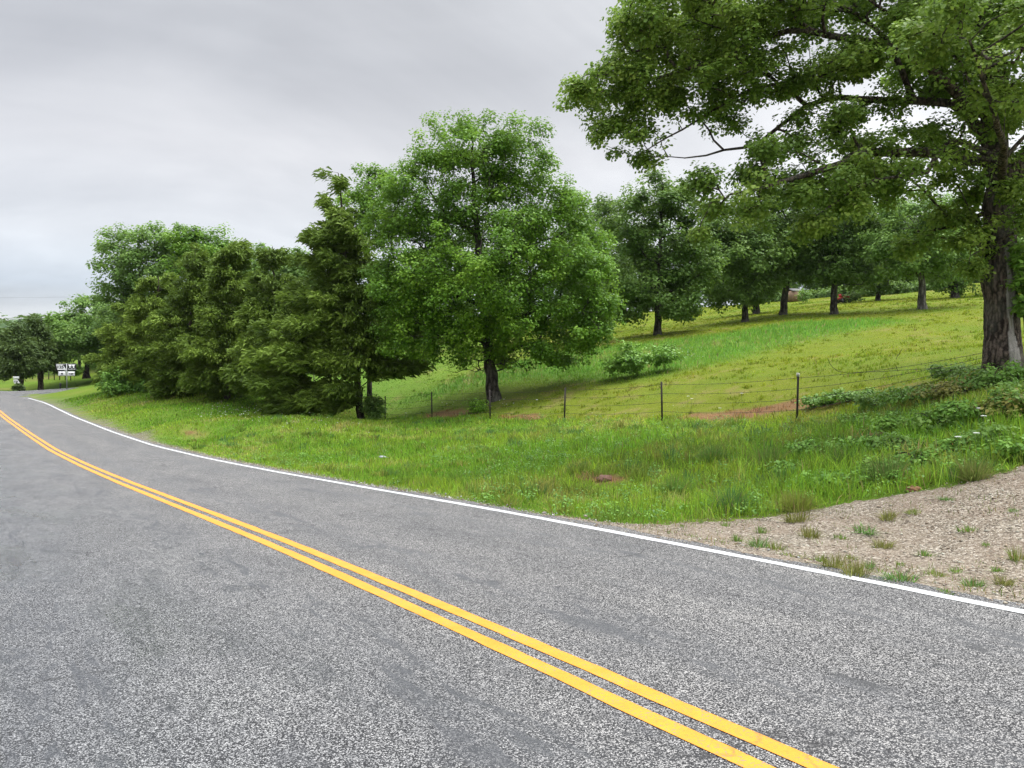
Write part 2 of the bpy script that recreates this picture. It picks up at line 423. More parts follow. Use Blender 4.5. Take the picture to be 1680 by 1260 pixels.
c = mixc(nt, math_n(nt, 'MULTIPLY', tar, .82), c, (.045, .047, .053))
sp1 = noise(nt, mapping(nt, uvn, (3.2, 1.3, 1), loc=(5, 2, 0)), 1.4, 6, .75, .4); sp2 = noise(nt, uvn, 22, 3, .7)
c = mixc(nt, math_n(nt, 'MULTIPLY', ramp(nt, math_n(nt, 'MULTIPLY_ADD', sp2, .25, sp1), [(.74, (0, 0, 0)), (.80, (1, 1, 1))]), .8), c, (.03, .031, .034))
c = mixc(nt, math_n(nt, 'MULTIPLY', wpm, .13), c, (.085, .088, .097))
# fine thermal cracks, mostly across the lanes
crm = crack_nodes(nt, uvn)
dl2 = ramp(nt, math_n(nt, 'MULTIPLY_ADD', off, .1, .5), [(.30, (1, 1, 1)), (.49, (.0, .0, .0))])
c = mixc(nt, math_n(nt, 'MULTIPLY', dl2, .55), c, mixc(nt, 1, c, (.70, .75, .82), 'MULTIPLY'))
c = mixc(nt, crm, c, (.02, .02, .022))
nt.links.new(c, b.inputs['Base Color'])
# the far lane is still damp in places: smoother, so it carries the sky
damp = math_n(nt, 'MULTIPLY', ramp(nt, off, [(.3, (1, 1, 1)), (.5, (0, 0, 0))]), 1.0)
dn = noise(nt, mapping(nt, uvn, (.9, .3, 1), loc=(1, 4, 0)), 1.2, 4, .55)
dlane = ramp(nt, math_n(nt, 'MULTIPLY_ADD', off, .1, .5), [(.30, (1, 1, 1)), (.49, (.0, .0, .0))])
rg = math_n(nt, 'SUBTRACT', .80, math_n(nt, 'MULTIPLY', dlane, math_n(nt, 'MULTIPLY', ramp(nt, dn, [(.40, (0, 0, 0)), (.58, (1, 1, 1))]), .56)))
rg = math_n(nt, 'SUBTRACT', rg, math_n(nt, 'MULTIPLY', tar, .18))
nt.links.new(rg, b.inputs['Roughness']); b.inputs['Specular IOR Level'].default_value = .42
bump(nt, math_n(nt, 'SUBTRACT', math_n(nt, 'MULTIPLY', vo.outputs['Distance'], -1.0), math_n(nt, 'MULTIPLY', crm, 1.5)), .55, .008, b)

sroad = np.concatenate([np.arange(-25, 40, .35), np.arange(40, 130, 1.0)])
V, q, uv = strip('road', sroad, np.r_[-3.75, -3.3, -2.2, -1.1, 0, 1.1, 2.2, LANE, LANE + .22], 0, M_ROAD, jit=.22)
road = mesh_np('road', V, [q], M_ROAD, uv=uv, smooth=True); tag(road, kind='structure')
# side road: runs off square to the right, climbing
ts = np.linspace(-.1, 34, 60); ws = np.linspace(-3.2, 3.2, 7)
TT, WW = np.meshgrid(ts, ws, indexing='ij')
flare = 3.2 * np.clip(1 - TT / 4.5, 0, 1) ** 2 * np.sign(WW) * (np.abs(WW) > 3)
s_ = SIDE_S + WW + flare; c0 = cs(s_) + LANE + TT
SX = s_ * D[0] + c0 * N[0]; SY = s_ * D[1] + c0 * N[1]
rzj = zs(s_); SZ_ = np.maximum(side_z(TT), -9) * sstep(0, 3, TT) + rzj * (1 - sstep(0, 3, TT)) - .004
i = np.arange(TT.size).reshape(TT.shape)
q = np.stack([i[:-1, :-1], i[1:, :-1], i[1:, 1:], i[:-1, 1:]], -1).reshape(-1, 4)
sideroad = mesh_np('side_road', np.stack([SX, SY, SZ_], -1), [q], M_ROAD, uv=np.stack([WW, TT], -1).reshape(-1, 2), smooth=True); tag(sideroad, kind='structure')

def paint(name, col, wear):
    m, nt, b = new_mat(name); p = geopos(nt)
    n1 = noise(nt, p, 70, 3, .7); n2 = noise(nt, p, 5, 4, .6)
    c = ramp(nt, n1, [(.25, tuple(x * .72 for x in col)), (.55, col)])
    worn = math_n(nt, 'MULTIPLY', ramp(nt, n1, [(.37, (1, 1, 1)), (.45, (0, 0, 0))]), ramp(nt, n2, [(.4, (0, 0, 0)), (.62, (1, 1, 1))]))
    c = mixc(nt, math_n(nt, 'MULTIPLY', worn, wear), c, (.14, .135, .13))
    c = mixc(nt, math_n(nt, 'MULTIPLY', crack_nodes(nt, nd(nt, 'ShaderNodeTexCoord').outputs['UV']), .35), c, (.035, .03, .026))
    c = mixc(nt, .4, c, mixc(nt, 1, c, ramp(nt, n2, [(.3, (.62, .62, .62)), (.7, (1.1, 1.1, 1.1))]), 'MULTIPLY'))
    nt.links.new(c, b.inputs['Base Color']); b.inputs['Roughness'].default_value = .7
    bump(nt, n1, .35, .004, b); return m
M_YEL = paint('yellow_paint', (.62, .240, .011), .95); M_WHT = paint('white_paint', (.50, .51, .52), .8)
sy = np.concatenate([np.arange(-12, 40, .12), np.arange(40, 90, .5)])
for o0, o1 in ((-.155, -.048), (.048, .155)):
    V, q, uv = strip('m', sy, (o0, o1), .004, M_YEL, jit=.018)
    tag(mesh_np('yellow_centre_line', V, [q], M_YEL, uv=uv), kind='structure')
V, q, uv = strip('m', np.concatenate([np.arange(-12, 40, .12), np.arange(40, 65.5, .5)]), (LANE - .055, LANE + .055), .004, M_WHT, jit=.024)
tag(mesh_np('white_edge_line', V, [q], M_WHT, uv=uv if len(uv) == len(V) else None), kind='structure')
V, q, uv = strip('m', np.concatenate([np.arange(-12, 40, .25), np.arange(40, 110, .5)]), (-LANE - .055, -LANE + .055), .004, M_WHT, jit=.024)
tag(mesh_np('white_edge_line', V, [q], M_WHT, uv=uv if len(uv) == len(V) else None), kind='structure')
# edge line that rounds the far corner into the side road
tt = np.linspace(30, .5, 60); V = []
for t in tt:
    for w in (2.86, 3.08):
        s1 = SIDE_S + w + 1.5 * max(0, 1 - t / 4.5) ** 2; c1 = float(cs(s1)) + LANE + t
        zz = side_z(t) * sstep(0, 3, t) + zs(s1) * (1 - sstep(0, 3, t))
        V.append((s1 * D[0] + c1 * N[0], s1 * D[1] + c1 * N[1], float(zz) + .004))
i = np.arange(len(V)).reshape(-1, 2); q = np.stack([i[:-1, 0], i[:-1, 1], i[1:, 1], i[1:, 0]], -1)
tag(mesh_np('white_edge_line', V, [q], M_WHT, uv=uv if len(uv) == len(V) else None), kind='structure')

# ------------------------------------------------------------------ gravel entrance
m, nt, b = new_mat('gravel_surface'); M_GRAV = m; p = geopos(nt)
vo = nd(nt, 'ShaderNodeTexVoronoi', feature='F1'); vo.inputs['Scale'].default_value = 48; nt.links.new(p, vo.inputs['Vector'])
sc_ = nd(nt, 'ShaderNodeSeparateColor'); nt.links.new(vo.outputs['Color'], sc_.inputs[0])
c = ramp(nt, sc_.outputs[0], [(0, (.06, .050, .042)), (.4, (.18, .152, .116)), (.8, (.28, .248, .20)), (1, (.46, .42, .365))])
c = mixc(nt, ramp(nt, noise(nt, p, 1.3, 5, .65), [(.35, (0, 0, 0)), (.7, (.6, .6, .6))]), c, (.20, .15, .115))
c = mixc(nt, 1, c, ramp(nt, noise(nt, p, 90, 2), [(.3, (.7, .7, .7)), (.7, (1.2, 1.2, 1.2))]), 'MULTIPLY')
nt.links.new(c, b.inputs['Base Color']); b.inputs['Roughness'].default_value = .95; b.inputs['Specular IOR Level'].default_value = .15
bump(nt, math_n(nt, 'MULTIPLY', vo.outputs['Distance'], -1.0), .9, .02, b)
ax_, ay_ = np.arange(-1, 21, .1), np.arange(-3, 14, .1)
AX, AY = np.meshgrid(ax_, ay_, indexing='ij')
gd = polydist(AX, AY, GRAVEL) + .7 * (fbm(AX * 1.3, AY * 1.3, 91) - .5) + .35 * (fbm(AX * 5, AY * 5, 92) - .5)
s_, n_ = sn(AX, AY); offr = n_ - cs(s_)
AZ = terrain(AX, AY) + np.clip(gd * .06, -.05, .028) + .02 * (fbm(AX * 4, AY * 4, 95) - .5)
nearroad = sstep(LANE + .9, LANE + .15, offr); AZ = AZ * (1 - nearroad) + (zs(s_) - .012) * nearroad
i = np.arange(AX.size).reshape(AX.shape)
ok = (gd > -.12) & (offr > LANE + .02)
okq = ok[:-1, :-1] & ok[1:, :-1] & ok[1:, 1:] & ok[:-1, 1:]
q = np.stack([i[:-1, :-1], i[1:, :-1], i[1:, 1:], i[:-1, 1:]], -1)[okq]
used = np.unique(q); remap = np.zeros(AX.size, int); remap[used] = np.arange(len(used))
drive = mesh_np('gravel_driveway', np.stack([AX, AY, AZ], -1).reshape(-1, 3)[used], [remap[q]], M_GRAV, smooth=True); tag(drive, kind='structure')
def gravel_z(x, y):
    g = polydist(x, y, GRAVEL); s_, n_ = sn(x, y); o_ = n_ - cs(s_)
    z = terrain(x, y) + np.clip(g * .06, -.05, .028); k = sstep(LANE + .9, LANE + .15, o_)
    return z * (1 - k) + (zs(s_) - .012) * k
# loose stones
M_STONE = attr_mat('loose_stone', .9, 0, .2)
def stones(name, X, Y, Z, size, tint):
    n = len(X)
    O = np.array([[1, 0, 0], [-1, 0, 0], [0, 1, 0], [0, -1, 0], [0, 0, 1], [0, 0, -1.]])
    T = np.array([[0, 2, 4], [2, 1, 4], [1, 3, 4], [3, 0, 4], [2, 0, 5], [1, 2, 5], [3, 1, 5], [0, 3, 5]])
    V = O[None] * RNG.uniform(.55, 1.25, (n, 6, 1)) + RNG.normal(0, .18, (n, 6, 3))
    V *= size[:, None, None] * np.array([1, 1, .62]); an = RNG.uniform(0, 6.28, n)
    ca, sa = np.cos(an)[:, None], np.sin(an)[:, None]
    V = np.stack([V[..., 0] * ca - V[..., 1] * sa, V[..., 0] * sa + V[..., 1] * ca, V[..., 2]], -1)
    V += np.stack([X, Y, Z + size * .2], -1)[:, None]
    Fc = T[None] + 6 * np.arange(n)[:, None, None]
    return mesh_np(name, V.reshape(-1, 3), [Fc.reshape(-1, 3)], M_STONE, vcol=np.repeat(tint, 6, axis=0))
n = 85000
X = RNG.uniform(-1, 14, n); Y = RNG.uniform(1, 13, n)
gdd = polydist(X, Y, GRAVEL) + .7 * (fbm(X * 1.3, Y * 1.3, 91) - .5)
s_, n_ = sn(X, Y); offr = n_ - cs(s_)
ok = (gdd > -.25) & (offr > LANE + .12) & (np.abs(X) < .75 * Y + .5) & (RNG.random(n) < .25 + .75 * vnoise(X * 2, Y * 2, 5))
X, Y = X[ok], Y[ok]
base = np.array([[.36, .31, .27], [.28, .22, .185], [.44, .41, .38], [.22, .17, .14], [.34, .25, .20], [.55, .53, .50]])
tint = base[RNG.choice(6, len(X), p=[.3, .25, .15, .12, .14, .04])] * np.array([.98, 1.0, .90]) * RNG.uniform(.5, .95, (len(X), 1))
tag(stones('gravel', X, Y, gravel_z(X, Y), RNG.lognormal(-4.72, .42, len(X)).clip(.004, .030), tint),
    'loose pinkish grey gravel stones scattered over the driveway entrance', 'gravel', kind='stuff')
# crumbs of chip along the pavement edge
n = 9000; ss = RNG.uniform(2, 42, n); oo = LANE + .2 + np.abs(RNG.normal(0, .16, n))
X, Y = road_xy(ss, oo); tint = base[RNG.choice(6, n)] * np.array([.9, .95, 1.0]) * RNG.uniform(.6, 1.0, (n, 1))
tag(stones('edge_gravel', X, Y, np.maximum(terrain(X, Y), zs(ss) - .04), RNG.lognormal(-4.4, .4, n).clip(.006, .03), tint),
    'thin band of grey chippings along the white edge line', 'gravel', kind='stuff')

# ------------------------------------------------------------------ grass blades
M_BLADE = attr_mat('grass_blade', .65, .5, .08)
def blades(X, Y, Z, h, w, col, lean=.5, la=None):
    """bent two-segment blades; returns V, quads, tris, vertex colours"""
    n = len(X); an = RNG.uniform(0, 2 * math.pi, n); la = RNG.uniform(0, 2 * math.pi, n) if la is None else la
    l = np.abs(RNG.normal(0, lean, n)) * h
    dx, dy = np.cos(an) * w / 2, np.sin(an) * w / 2
    B = np.stack([X, Y, Z - .01], -1); up = np.stack([np.cos(la) * l, np.sin(la) * l, h * np.sqrt(np.clip(1 - (l / h) ** 2 * .5, .15, 1))], -1)
    mid = B + up * np.array([.4, .4, .62]); tip = B + up
    d = np.stack([dx, dy, dx * 0], -1)
    V = np.stack([B - d, B + d, mid + d * .75, mid - d * .75, tip], 1).reshape(-1, 3)
    k = 5 * np.arange(n)[:, None]
    return V, np.array([[0, 1, 2, 3]]) + k, np.array([[3, 2, 4]]) + k, np.repeat(col, 5, axis=0)
def grass_obj(name, parts, label, cat='grass', mat=None):
    V = []; Q4 = []; T3 = []; C = []; n = 0
    for v, q, t, c in parts:
        V.append(v); Q4.append(q + n); T3.append(t + n); C.append(c); n += len(v)
    o = mesh_np(name, np.vstack(V), [np.vstack(Q4), np.vstack(T3)], mat or M_BLADE, vcol=np.vstack(C))
    return tag(o, label, cat, kind='stuff')
def scatter(n, r0, r1, a0, a1, power):
    """points in the plan sector in front of the road, thinning with distance"""
    u = RNG.random(n); e = 2 - power
    r = (r0 ** e + u * (r1 ** e - r0 ** e)) ** (1 / e); t = RNG.uniform(a0, a1, n)
    return r * np.sin(t), r * np.cos(t), r
def gcol(X, Y, jl=.28, up=1.9):
    c = zone_col(X, Y) * up * np.where(fence_side(X, Y) < 0, 1.15, 1.0)[:, None] * (1 + .22 * sstep(-1, 6, X))[:, None]; g = RNG.normal(1, jl, (len(X), 1)).clip(.4, 1.8)
    hue = RNG.normal(0, .10, (len(X), 1)); c = c * g * np.hstack([1 + hue, 1 + hue * .15, 1 - hue])
    straw = RNG.random(len(X)) < .035; c[straw] = np.array([.30, .25, .11]) * g[straw]
    return c.clip(.005, .7)
# verge between road and fence
X, Y, R = scatter(330000, 6.5, 62, -.72, .72, 1.45)
s_, n_ = sn(X, Y); off = n_ - cs(s_); fs = fence_side(X, Y); gd = polydist(X, Y, GRAVEL)
edge = off - (LANE + .35 + .35 * fbm(s_ * 1.2, s_ * 0 + 2, 8))
dirt = np.zeros(len(X))
for p_, a_, b_ in DIRT:
    s0, n0 = sn(p_[0], p_[1]); dirt = np.maximum(dirt, sstep(1.1, .6, np.sqrt(((s_ - s0) / a_) ** 2 + ((n_ - n0) / b_) ** 2)))
side = (np.abs(s_ - SIDE_S) < 3.6) & (off < 36)
ok = (edge > 0) & (fs < .6) & (gd + .5 * (fbm(X * 1.3, Y * 1.3, 91) - .5) < -.05) & (RNG.random(len(X)) > .85 * dirt) & ~side
X, Y, R, off, edge, fs, s_ = X[ok], Y[ok], R[ok], off[ok], edge[ok], fs[ok], s_[ok]
clump = fbm(X * 1.1, Y * 1.1, 41); tall = fbm(X * .45, Y * .45, 43)
h = (.045 + .07 * sstep(.1, 1.4, edge)) * (.45 + 1.25 * clump) * RNG.uniform(.6, 1.35, len(X))
h *= 1 + .9 * sstep(.50, .70, tall) * sstep(-14, 4, X) * sstep(-1.5, -4, fs) + .9 * sstep(0, 7, X) * (clump > .45) * sstep(-1.0, -3, fs)
h = np.maximum(h, .04)
w = np.maximum(.006, .00095 * R) * RNG.uniform(.7, 1.4, len(X))
parts = [blades(X, Y, terrain(X, Y), h, w, gcol(X, Y), .7)]
grass_obj('verge_grass', parts, 'rough green grass on the verge between the road and the wire fence')
# pasture beyond the fence
X, Y, R = scatter(260000, 14, 110, -.62, .68, 1.45)
fs = fence_side(X, Y); ok = fs > -.2
X, Y, R = X[ok], Y[ok], R[ok]
ld = polydist(X, Y, LUSH) + 1.6 * (fbm(X * .35, Y * .35, 11) - .5); lush = sstep(-1.2, 1.8, ld)
h = (.028 + .13 * lush) * RNG.uniform(.6, 1.4, len(X)) * (1 + R / 90)
w = np.maximum(.006, .0010 * R) * RNG.uniform(.7, 1.4, len(X))
grass_obj('pasture_grass', [blades(X, Y, terrain(X, Y), h, w, gcol(X, Y, .14, 1.75), .9)], 'mown yellow green pasture grass sloping up behind the wire fence')

cxs, cys, cr = scatter(5200, 18, 95, -.5, .66, 1.3); ok = (fence_side(cxs, cys) > .3) & (vnoise(cxs * .3, cys * .3, 9) > .35); cxs, cys = cxs[ok], cys[ok]
ci = np.repeat(np.arange(len(cxs)), 16); a = RNG.uniform(0, 6.28, len(ci)); r = RNG.uniform(.08, .3, len(cxs))[ci] * RNG.random(len(ci)) ** .6
X = cxs[ci] + r * np.cos(a); Y = cys[ci] + r * np.sin(a); k_ = RNG.uniform(.72, 1.22, len(cxs))[ci][:, None]
grass_obj('pasture_tufts', [blades(X, Y, terrain(X, Y), RNG.uniform(.05, .15, len(X)), np.maximum(.007, .0011 * np.hypot(X, Y)), gcol(X, Y, .15, 1.5) * k_, .8)], 'scattered uneven tufts standing above the mown pasture grass')

# ------------------------------------------------------------------ trees
def spread(n): 
    v = RNG.normal(0, 1, (n, 3)); return v / np.linalg.norm(v, axis=1)[:, None]
def tubes(chains, mat, name, parent, minr=0.0):
    mb_v, f4, n0 = [], [], 0
    for P, r, sides in chains:
        if r.max() < minr: continue
        P = np.asarray(P); T = np.gradient(P, axis=0); T /= np.linalg.norm(T, axis=1)[:, None] + 1e-9
        a = np.array([0, 0, 1.]) if abs(T[0, 2]) < .85 else np.array([1., 0, 0])
        U = np.cross(T, a); U /= np.linalg.norm(U, axis=1)[:, None] + 1e-9; W = np.cross(T, U)
        th = np.arange(sides) * 2 * math.pi / sides
        v = P[:, None] + r[:, None, None] * (np.cos(th)[None, :, None] * U[:, None] + np.sin(th)[None, :, None] * W[:, None])
        k = np.arange(sides); k2 = (k + 1) % sides; i = (np.arange(len(P) - 1) * sides)[:, None]
        f4.append(np.stack([i + k, i + k2, i + sides + k2, i + sides + k], -1).reshape(-1, 4) + n0)
        mb_v.append(v.reshape(-1, 3)); n0 += len(P) * sides
    return np.vstack(mb_v), np.vstack(f4)

def leaf_cloud(C, crad, per, size, outward, tone, style):
    """C clusters (n,3); per leaves each. style: 'oak' two folded halves, 'kite' one quad, 'spray' thin drooping needle sprays"""
    n = len(C); per = np.maximum(1, (per * RNG.uniform(.6, 1.4, n)).astype(int)); ci = np.repeat(np.arange(n), per); m = len(ci)
    dirs = spread(m); rr = RNG.random(m) ** .45
    P = C[ci] + dirs * (rr * (crad[ci] if np.ndim(crad) else crad))[:, None] * np.array([1, 1, .72])
    tn = (tone[ci] + RNG.normal(0, .13, m)).clip(0, 1)
    sz = size * RNG.uniform(.65, 1.3, m)
    if style == 'spray':
        ax = outward[ci] * .9 + np.array([0, 0, .25]) + spread(m) * .55; ax /= np.linalg.norm(ax, axis=1)[:, None]
        dr = np.array([0, 0, -1.]) * RNG.uniform(.25, .8, m)[:, None]
        sd = np.cross(ax, spread(m)); sd /= np.linalg.norm(sd, axis=1)[:, None] + 1e-9
        wd = (sz * .12)[:, None] * sd; L = sz[:, None]
        p1 = P + ax * L * .55; p2 = p1 + (ax * .6 + dr) * L * .5
        V = np.stack([P - wd * .5, P + wd * .5, p1 + wd, p1 - wd, p2], 1).reshape(-1, 3); k = 5 * np.arange(m)[:, None]
        return V, [np.array([[0, 1, 2, 3]]) + k, np.array([[3, 2, 4]]) + k], np.concatenate([tn, tn])
    nrm = dirs * .55 + outward[ci] * .25 + np.array([0, 0, .75]) + spread(m) * .6; nrm /= np.linalg.norm(nrm, axis=1)[:, None]
    t = spread(m) + dirs * .6 + np.array([0, 0, -.25]); t -= nrm * (t * nrm).sum(1)[:, None]; t /= np.linalg.norm(t, axis=1)[:, None] + 1e-9
    b = np.cross(nrm, t); L = sz[:, None]
    if style == 'oak':
        def pt(x, y, z): return P + L * (b * x + t * y + nrm * z)
        V = np.stack([pt(0, 0, 0), pt(.2, .22, .05), pt(.40, .68, .09), pt(0, 1, -.04), pt(-.2, .22, .05), pt(-.40, .68, .09)], 1).reshape(-1, 3)
        k = 6 * np.arange(m)[:, None]
        return V, [np.array([[0, 1, 2, 3]]) + k, np.array([[0, 3, 5, 4]]) + k], np.concatenate([tn, tn])
    V = np.stack([P, P + L * (b * .36 + t * .55 + nrm * .06), P + L * t, P + L * (-b * .36 + t * .55 + nrm * .06)], 1).reshape(-1, 3)
    k = 4 * np.arange(m)[:, None]
    return V, [np.array([[0, 1, 2, 3]]) + k], tn

class Tree:
    """trunk and limbs given, leaf clusters drawn in lobes, twigs grown to every cluster from the nearest wood"""
    def __init__(s, px, py, Y, seed):
        global RNG
        RNG = np.random.default_rng(seed); s.px, s.py, s.Y = px, py, Y
        s.x, s.y = (px - CX) / F * Y, Y; s.z = tz(s.x, s.y)
        s.nodes = []; s.par = []; s.rad = []; s.fixed = []; s.chains = []
        s.k = Y / F; s.lump = 7; s.loose = .34
    def p(s, px, py, dY=0):                                          # a point of the tree, metres from its foot
        y = s.Y + dY; return np.array([(px - CX) / F * y - s.x, dY, CAMZ - (py - HY) / F * y - s.z])
    def limb(s, pts, r0, r1, start=None, attach=True):
        """pts [(px,py,dY)]; grows a fixed limb; start = node index it leaves from"""
        P = np.array([s.p(*q) for q in pts])
        return s.limb3(P, r0, r1, start, attach)
    def limb3(s, P, r0, r1, start=None, attach=True):
        P = np.asarray(P, float)
        if start is not None: P = np.vstack([s.nodes[start], P])
        d = np.r_[0, np.cumsum(np.linalg.norm(np.diff(P, axis=0), axis=1))]
        n = max(3, int(d[-1] / .35)); t = np.linspace(0, d[-1], n)
        # smooth
        Qp = np.stack([np.interp(t, d, P[:, k]) for k in range(3)], 1)
        for _ in range(3): Qp[1:-1] = .25 * Qp[:-2] + .5 * Qp[1:-1] + .25 * Qp[2:]
        Qp[1:-1] += RNG.normal(0, min(.03, r0 * .12), (n - 2, 3))
        if start is not None and n > 5:                               # limbs kink from growth to growth
            kx = np.linspace(0, 1, max(4, n // 3)); kv = RNG.normal(0, .045 * d[-1] ** .7, (len(kx), 3)); kv[0] = 0; u_ = np.linspace(0, 1, n)
            Qp += np.stack([np.interp(u_, kx, kv[:, k]) for k in range(3)], 1)
        r = np.linspace(r0, r1, n); ids = []
        for i in range(n):
            if i == 0 and start is not None: ids.append(start); continue
            s.nodes.append(Qp[i]); s.par.append(ids[-1] if ids else -1); s.rad.append(r[i]); s.fixed.append(attach and (start is not None or i > n * .25))
            ids.append(len(s.nodes) - 1)
        s.chains.append((ids, r0)); return ids
    def near(s, px, py, dY=0):
        q = s.p(px, py, dY); return int(np.argmin(np.linalg.norm(np.array(s.nodes) - q, axis=1)))
    def lobes(s, L, n, shell=.35):
        """L [(px,py,dY,rx_px,ry_px,rd_m[,weight])] -> n points"""
        w = np.array([((l[3] * s.k) * (l[4] * s.k) * l[5]) ** .72 * (l[6] if len(l) > 6 else 1) for l in L]); c = RNG.choice(len(L), n, p=w / w.sum())
        A = np.array([np.r_[s.p(l[0], l[1], l[2]), l[3] * s.k, l[5], l[4] * s.k] for l in L])[c]
        dr = spread(n); rr = (shell + (1 - shell) * RNG.random(n)) ** .5
        P = A[:, :3] + dr * rr[:, None] * A[:, 3:]
        if n < 150: return P
        g = RNG.integers(0, max(1, n // s.lump), n)                  # boughs: clusters gather round a fraction of the points
        Pc = P[g] + spread(n) * (A[g, 3:] * .26).clip(.25, .95) * (RNG.random(n) ** .5)[:, None] * np.array([1, 1, .75])
        keep = RNG.random(n) < s.loose
        return np.where(keep[:, None], P, Pc)
    def grow(s, C, twig=.007, up=.35, bare=None, seg=.45):
        M = len(C) * 12 + len(s.nodes) + 4000
        NP = np.zeros((M, 3)); PL = np.zeros(M); AT = np.zeros(M, bool); n = len(s.nodes)
        NP[:n] = s.nodes; AT[:n] = s.fixed
        for i in range(n): PL[i] = PL[s.par[i]] + np.linalg.norm(NP[i] - NP[s.par[i]]) if s.par[i] >= 0 else 0
        cnt_end = []
        order = np.argsort([np.min(np.linalg.norm(NP[:n][AT[:n]] - c, axis=1)) for c in C]) if len(C) < 4000 else np.arange(len(C))
        for oi in order:
            c = C[oi]; d = c - NP[:n]; L = np.linalg.norm(d, axis=1)
            cost = L + .22 * PL[:n] + up * np.maximum(0, -d[:, 2]) + np.where(AT[:n], 0, 1e6)
            q = int(np.argmin(cost)); L = L[q]
            pd = NP[q] - NP[s.par[q]] if s.par[q] >= 0 else np.array([0, 0, 1.]); pd /= np.linalg.norm(pd) + 1e-9
            k = max(2, int(L / seg) + 1); t = np.linspace(0, 1, k + 1)[1:, None]
            ctl = NP[q] + (c - NP[q]) * .45 + pd * L * .22 + np.array([0, 0, .06 * L])
            pts = (1 - t) ** 2 * NP[q] + 2 * t * (1 - t) * ctl + t * t * c
            pts[:-1] += RNG.normal(0, .035, (k - 1, 3)) * min(1, L)
            ids = [q]
            for p_ in pts:
                if n >= M: break
                NP[n] = p_; PL[n] = PL[ids[-1]] + np.linalg.norm(p_ - NP[ids[-1]]); AT[n] = True
                s.par.append(ids[-1]); s.rad.append(0); ids.append(n); n += 1
            s.chains.append((ids, None)); cnt_end.append(ids[-1])
        s.NP = NP[:n]; cnt = np.zeros(n)
        for e in cnt_end: cnt[e] += 1
        for i in range(n - 1, -1, -1):
            if s.par[i] >= 0: cnt[s.par[i]] += cnt[i]
        R = np.array(s.rad); f = R == 0
        R[f] = twig * np.maximum(cnt[f], 1) ** .46
        for i in range(n):                                            # never thicker than the wood it leaves
            if f[i] and s.par[i] >= 0: R[i] = min(R[i], R[s.par[i]] * .92)
        s.R = R
    def relief(s, ids, amp, nr):
        """furrowed bark modelled on one stem"""
        P = s.NP[ids]; r = s.R[ids]; d = np.r_[0, np.cumsum(np.linalg.norm(np.diff(P, axis=0), axis=1))]
        t = np.arange(0, d[-1], .035); P = np.stack([np.interp(t, d, P[:, k]) for k in range(3)], 1); r = np.interp(t, d, r)
        th = np.arange(96) * 2 * math.pi / 96; T, A = np.meshgrid(t, th, indexing='ij')
        w = A + .22 * (fbm(T * 1.1 + 9, A * 1.3 + 9, 5) - .5) * 2
        rid = np.abs(np.sin(w * nr / 2 + 2.6 * (fbm(T * 1.7 + 30, A * 2 + 30, 6) - .5) * 2)); plate = fbm(T * 9 + 5, A * 9 + 5, 7)
        butt = np.exp(-T * 2.2) * .12 * np.sin(A * 4 + 1) + .035 * np.sin(A * 3 + T * .7)
        rr = r[:, None] * (1 + butt) + amp * (rid ** .6 - .55) + amp * .9 * (plate - .5)
        x = np.stack([P[:, None, 0] + rr * np.cos(A), P[:, None, 1] + rr * np.sin(A), P[:, None, 2] + 0 * A], -1)
        i = np.arange(T.size).reshape(T.shape); j = np.roll(i, -1, axis=1)
        return x.reshape(-1, 3), np.stack([i[:-1], j[:-1], j[1:], i[1:]], -1).reshape(-1, 4)
    def wood(s, mat, parent, minr=0, collar=False, name='trunk'):
        ch = []
        for ids, r0 in s.chains:
            P = s.NP[ids]; r = s.R[ids].copy()
            if r0 is None or (r0 and s.par[ids[0]] >= 0): r[0] = min(r[0], r[1] * 1.35 if r0 is None else r0 * 1.25)
            mr = r.max(); ch.append((P, r, 14 if mr > .25 else 8 if mr > .06 else 5 if mr > .02 else 3))
        if getattr(s, 'rough', None):
            ch = ch[1:] if s.rough else ch
        V, f4 = tubes(ch, mat, 'trunk', parent, minr)
        if getattr(s, 'rough', None):
            v2, q2 = s.relief(s.chains[0][0], *s.rough); f4 = np.vstack([f4, q2 + len(V)]); V = np.vstack([V, v2])
        return mesh_np(name, V, [f4], mat, parent, smooth=True)

# foliage palettes (albedo)
def pal(d, m_, l): return [(0, d), (.5, m_), (1, l)]
M_L_OAK = leaf_mat('oak_leaf', pal((0.0723, 0.1670, 0.0170), (0.1280, 0.2810, 0.0236), (0.2484, 0.4191, 0.0380)), .45, .42, .25)
M_L_NEAR = leaf_mat('near_oak_leaf', pal((0.0855, 0.1586, 0.0276), (0.1564, 0.2744, 0.0437), (0.2958, 0.4133, 0.0708)), .45, .44, .25)
M_L_LIGHT = leaf_mat('light_leaf', pal((0.0942, 0.1792, 0.0382), (0.1627, 0.2987, 0.0657), (0.2518, 0.3987, 0.0960)), .5, .44, .22)
M_L_BACK = leaf_mat('hill_oak_leaf', pal((0.0599, 0.1221, 0.0259), (0.1017, 0.1942, 0.0378), (0.1701, 0.2799, 0.0595)), .5, .42, .22)
M_L_CED = leaf_mat('cedar_needles', pal((0.0571, 0.1017, 0.0128), (0.1067, 0.1721, 0.0209), (0.1852, 0.2730, 0.0385)), .7, .22, .2, .45)
M_L_CEDD = leaf_mat('dark_cedar_needles', pal((0.0379, 0.0664, 0.0188), (0.0663, 0.1092, 0.0310), (0.1143, 0.1694, 0.0497)), .7, .2, .2)
M_L_WEED = leaf_mat('weed_leaf', pal((0.0752, 0.1788, 0.0244), (0.1447, 0.3128, 0.0400), (0.2492, 0.4271, 0.0665)), .5, .35)
M_B_NEAR = bark_mat('near_oak_bark', (.026, .020, .017), (.165, .128, .106), 16, True)
M_B_OAK = bark_mat('oak_bark', (.022, .018, .016), (.105, .090, .080), 8)
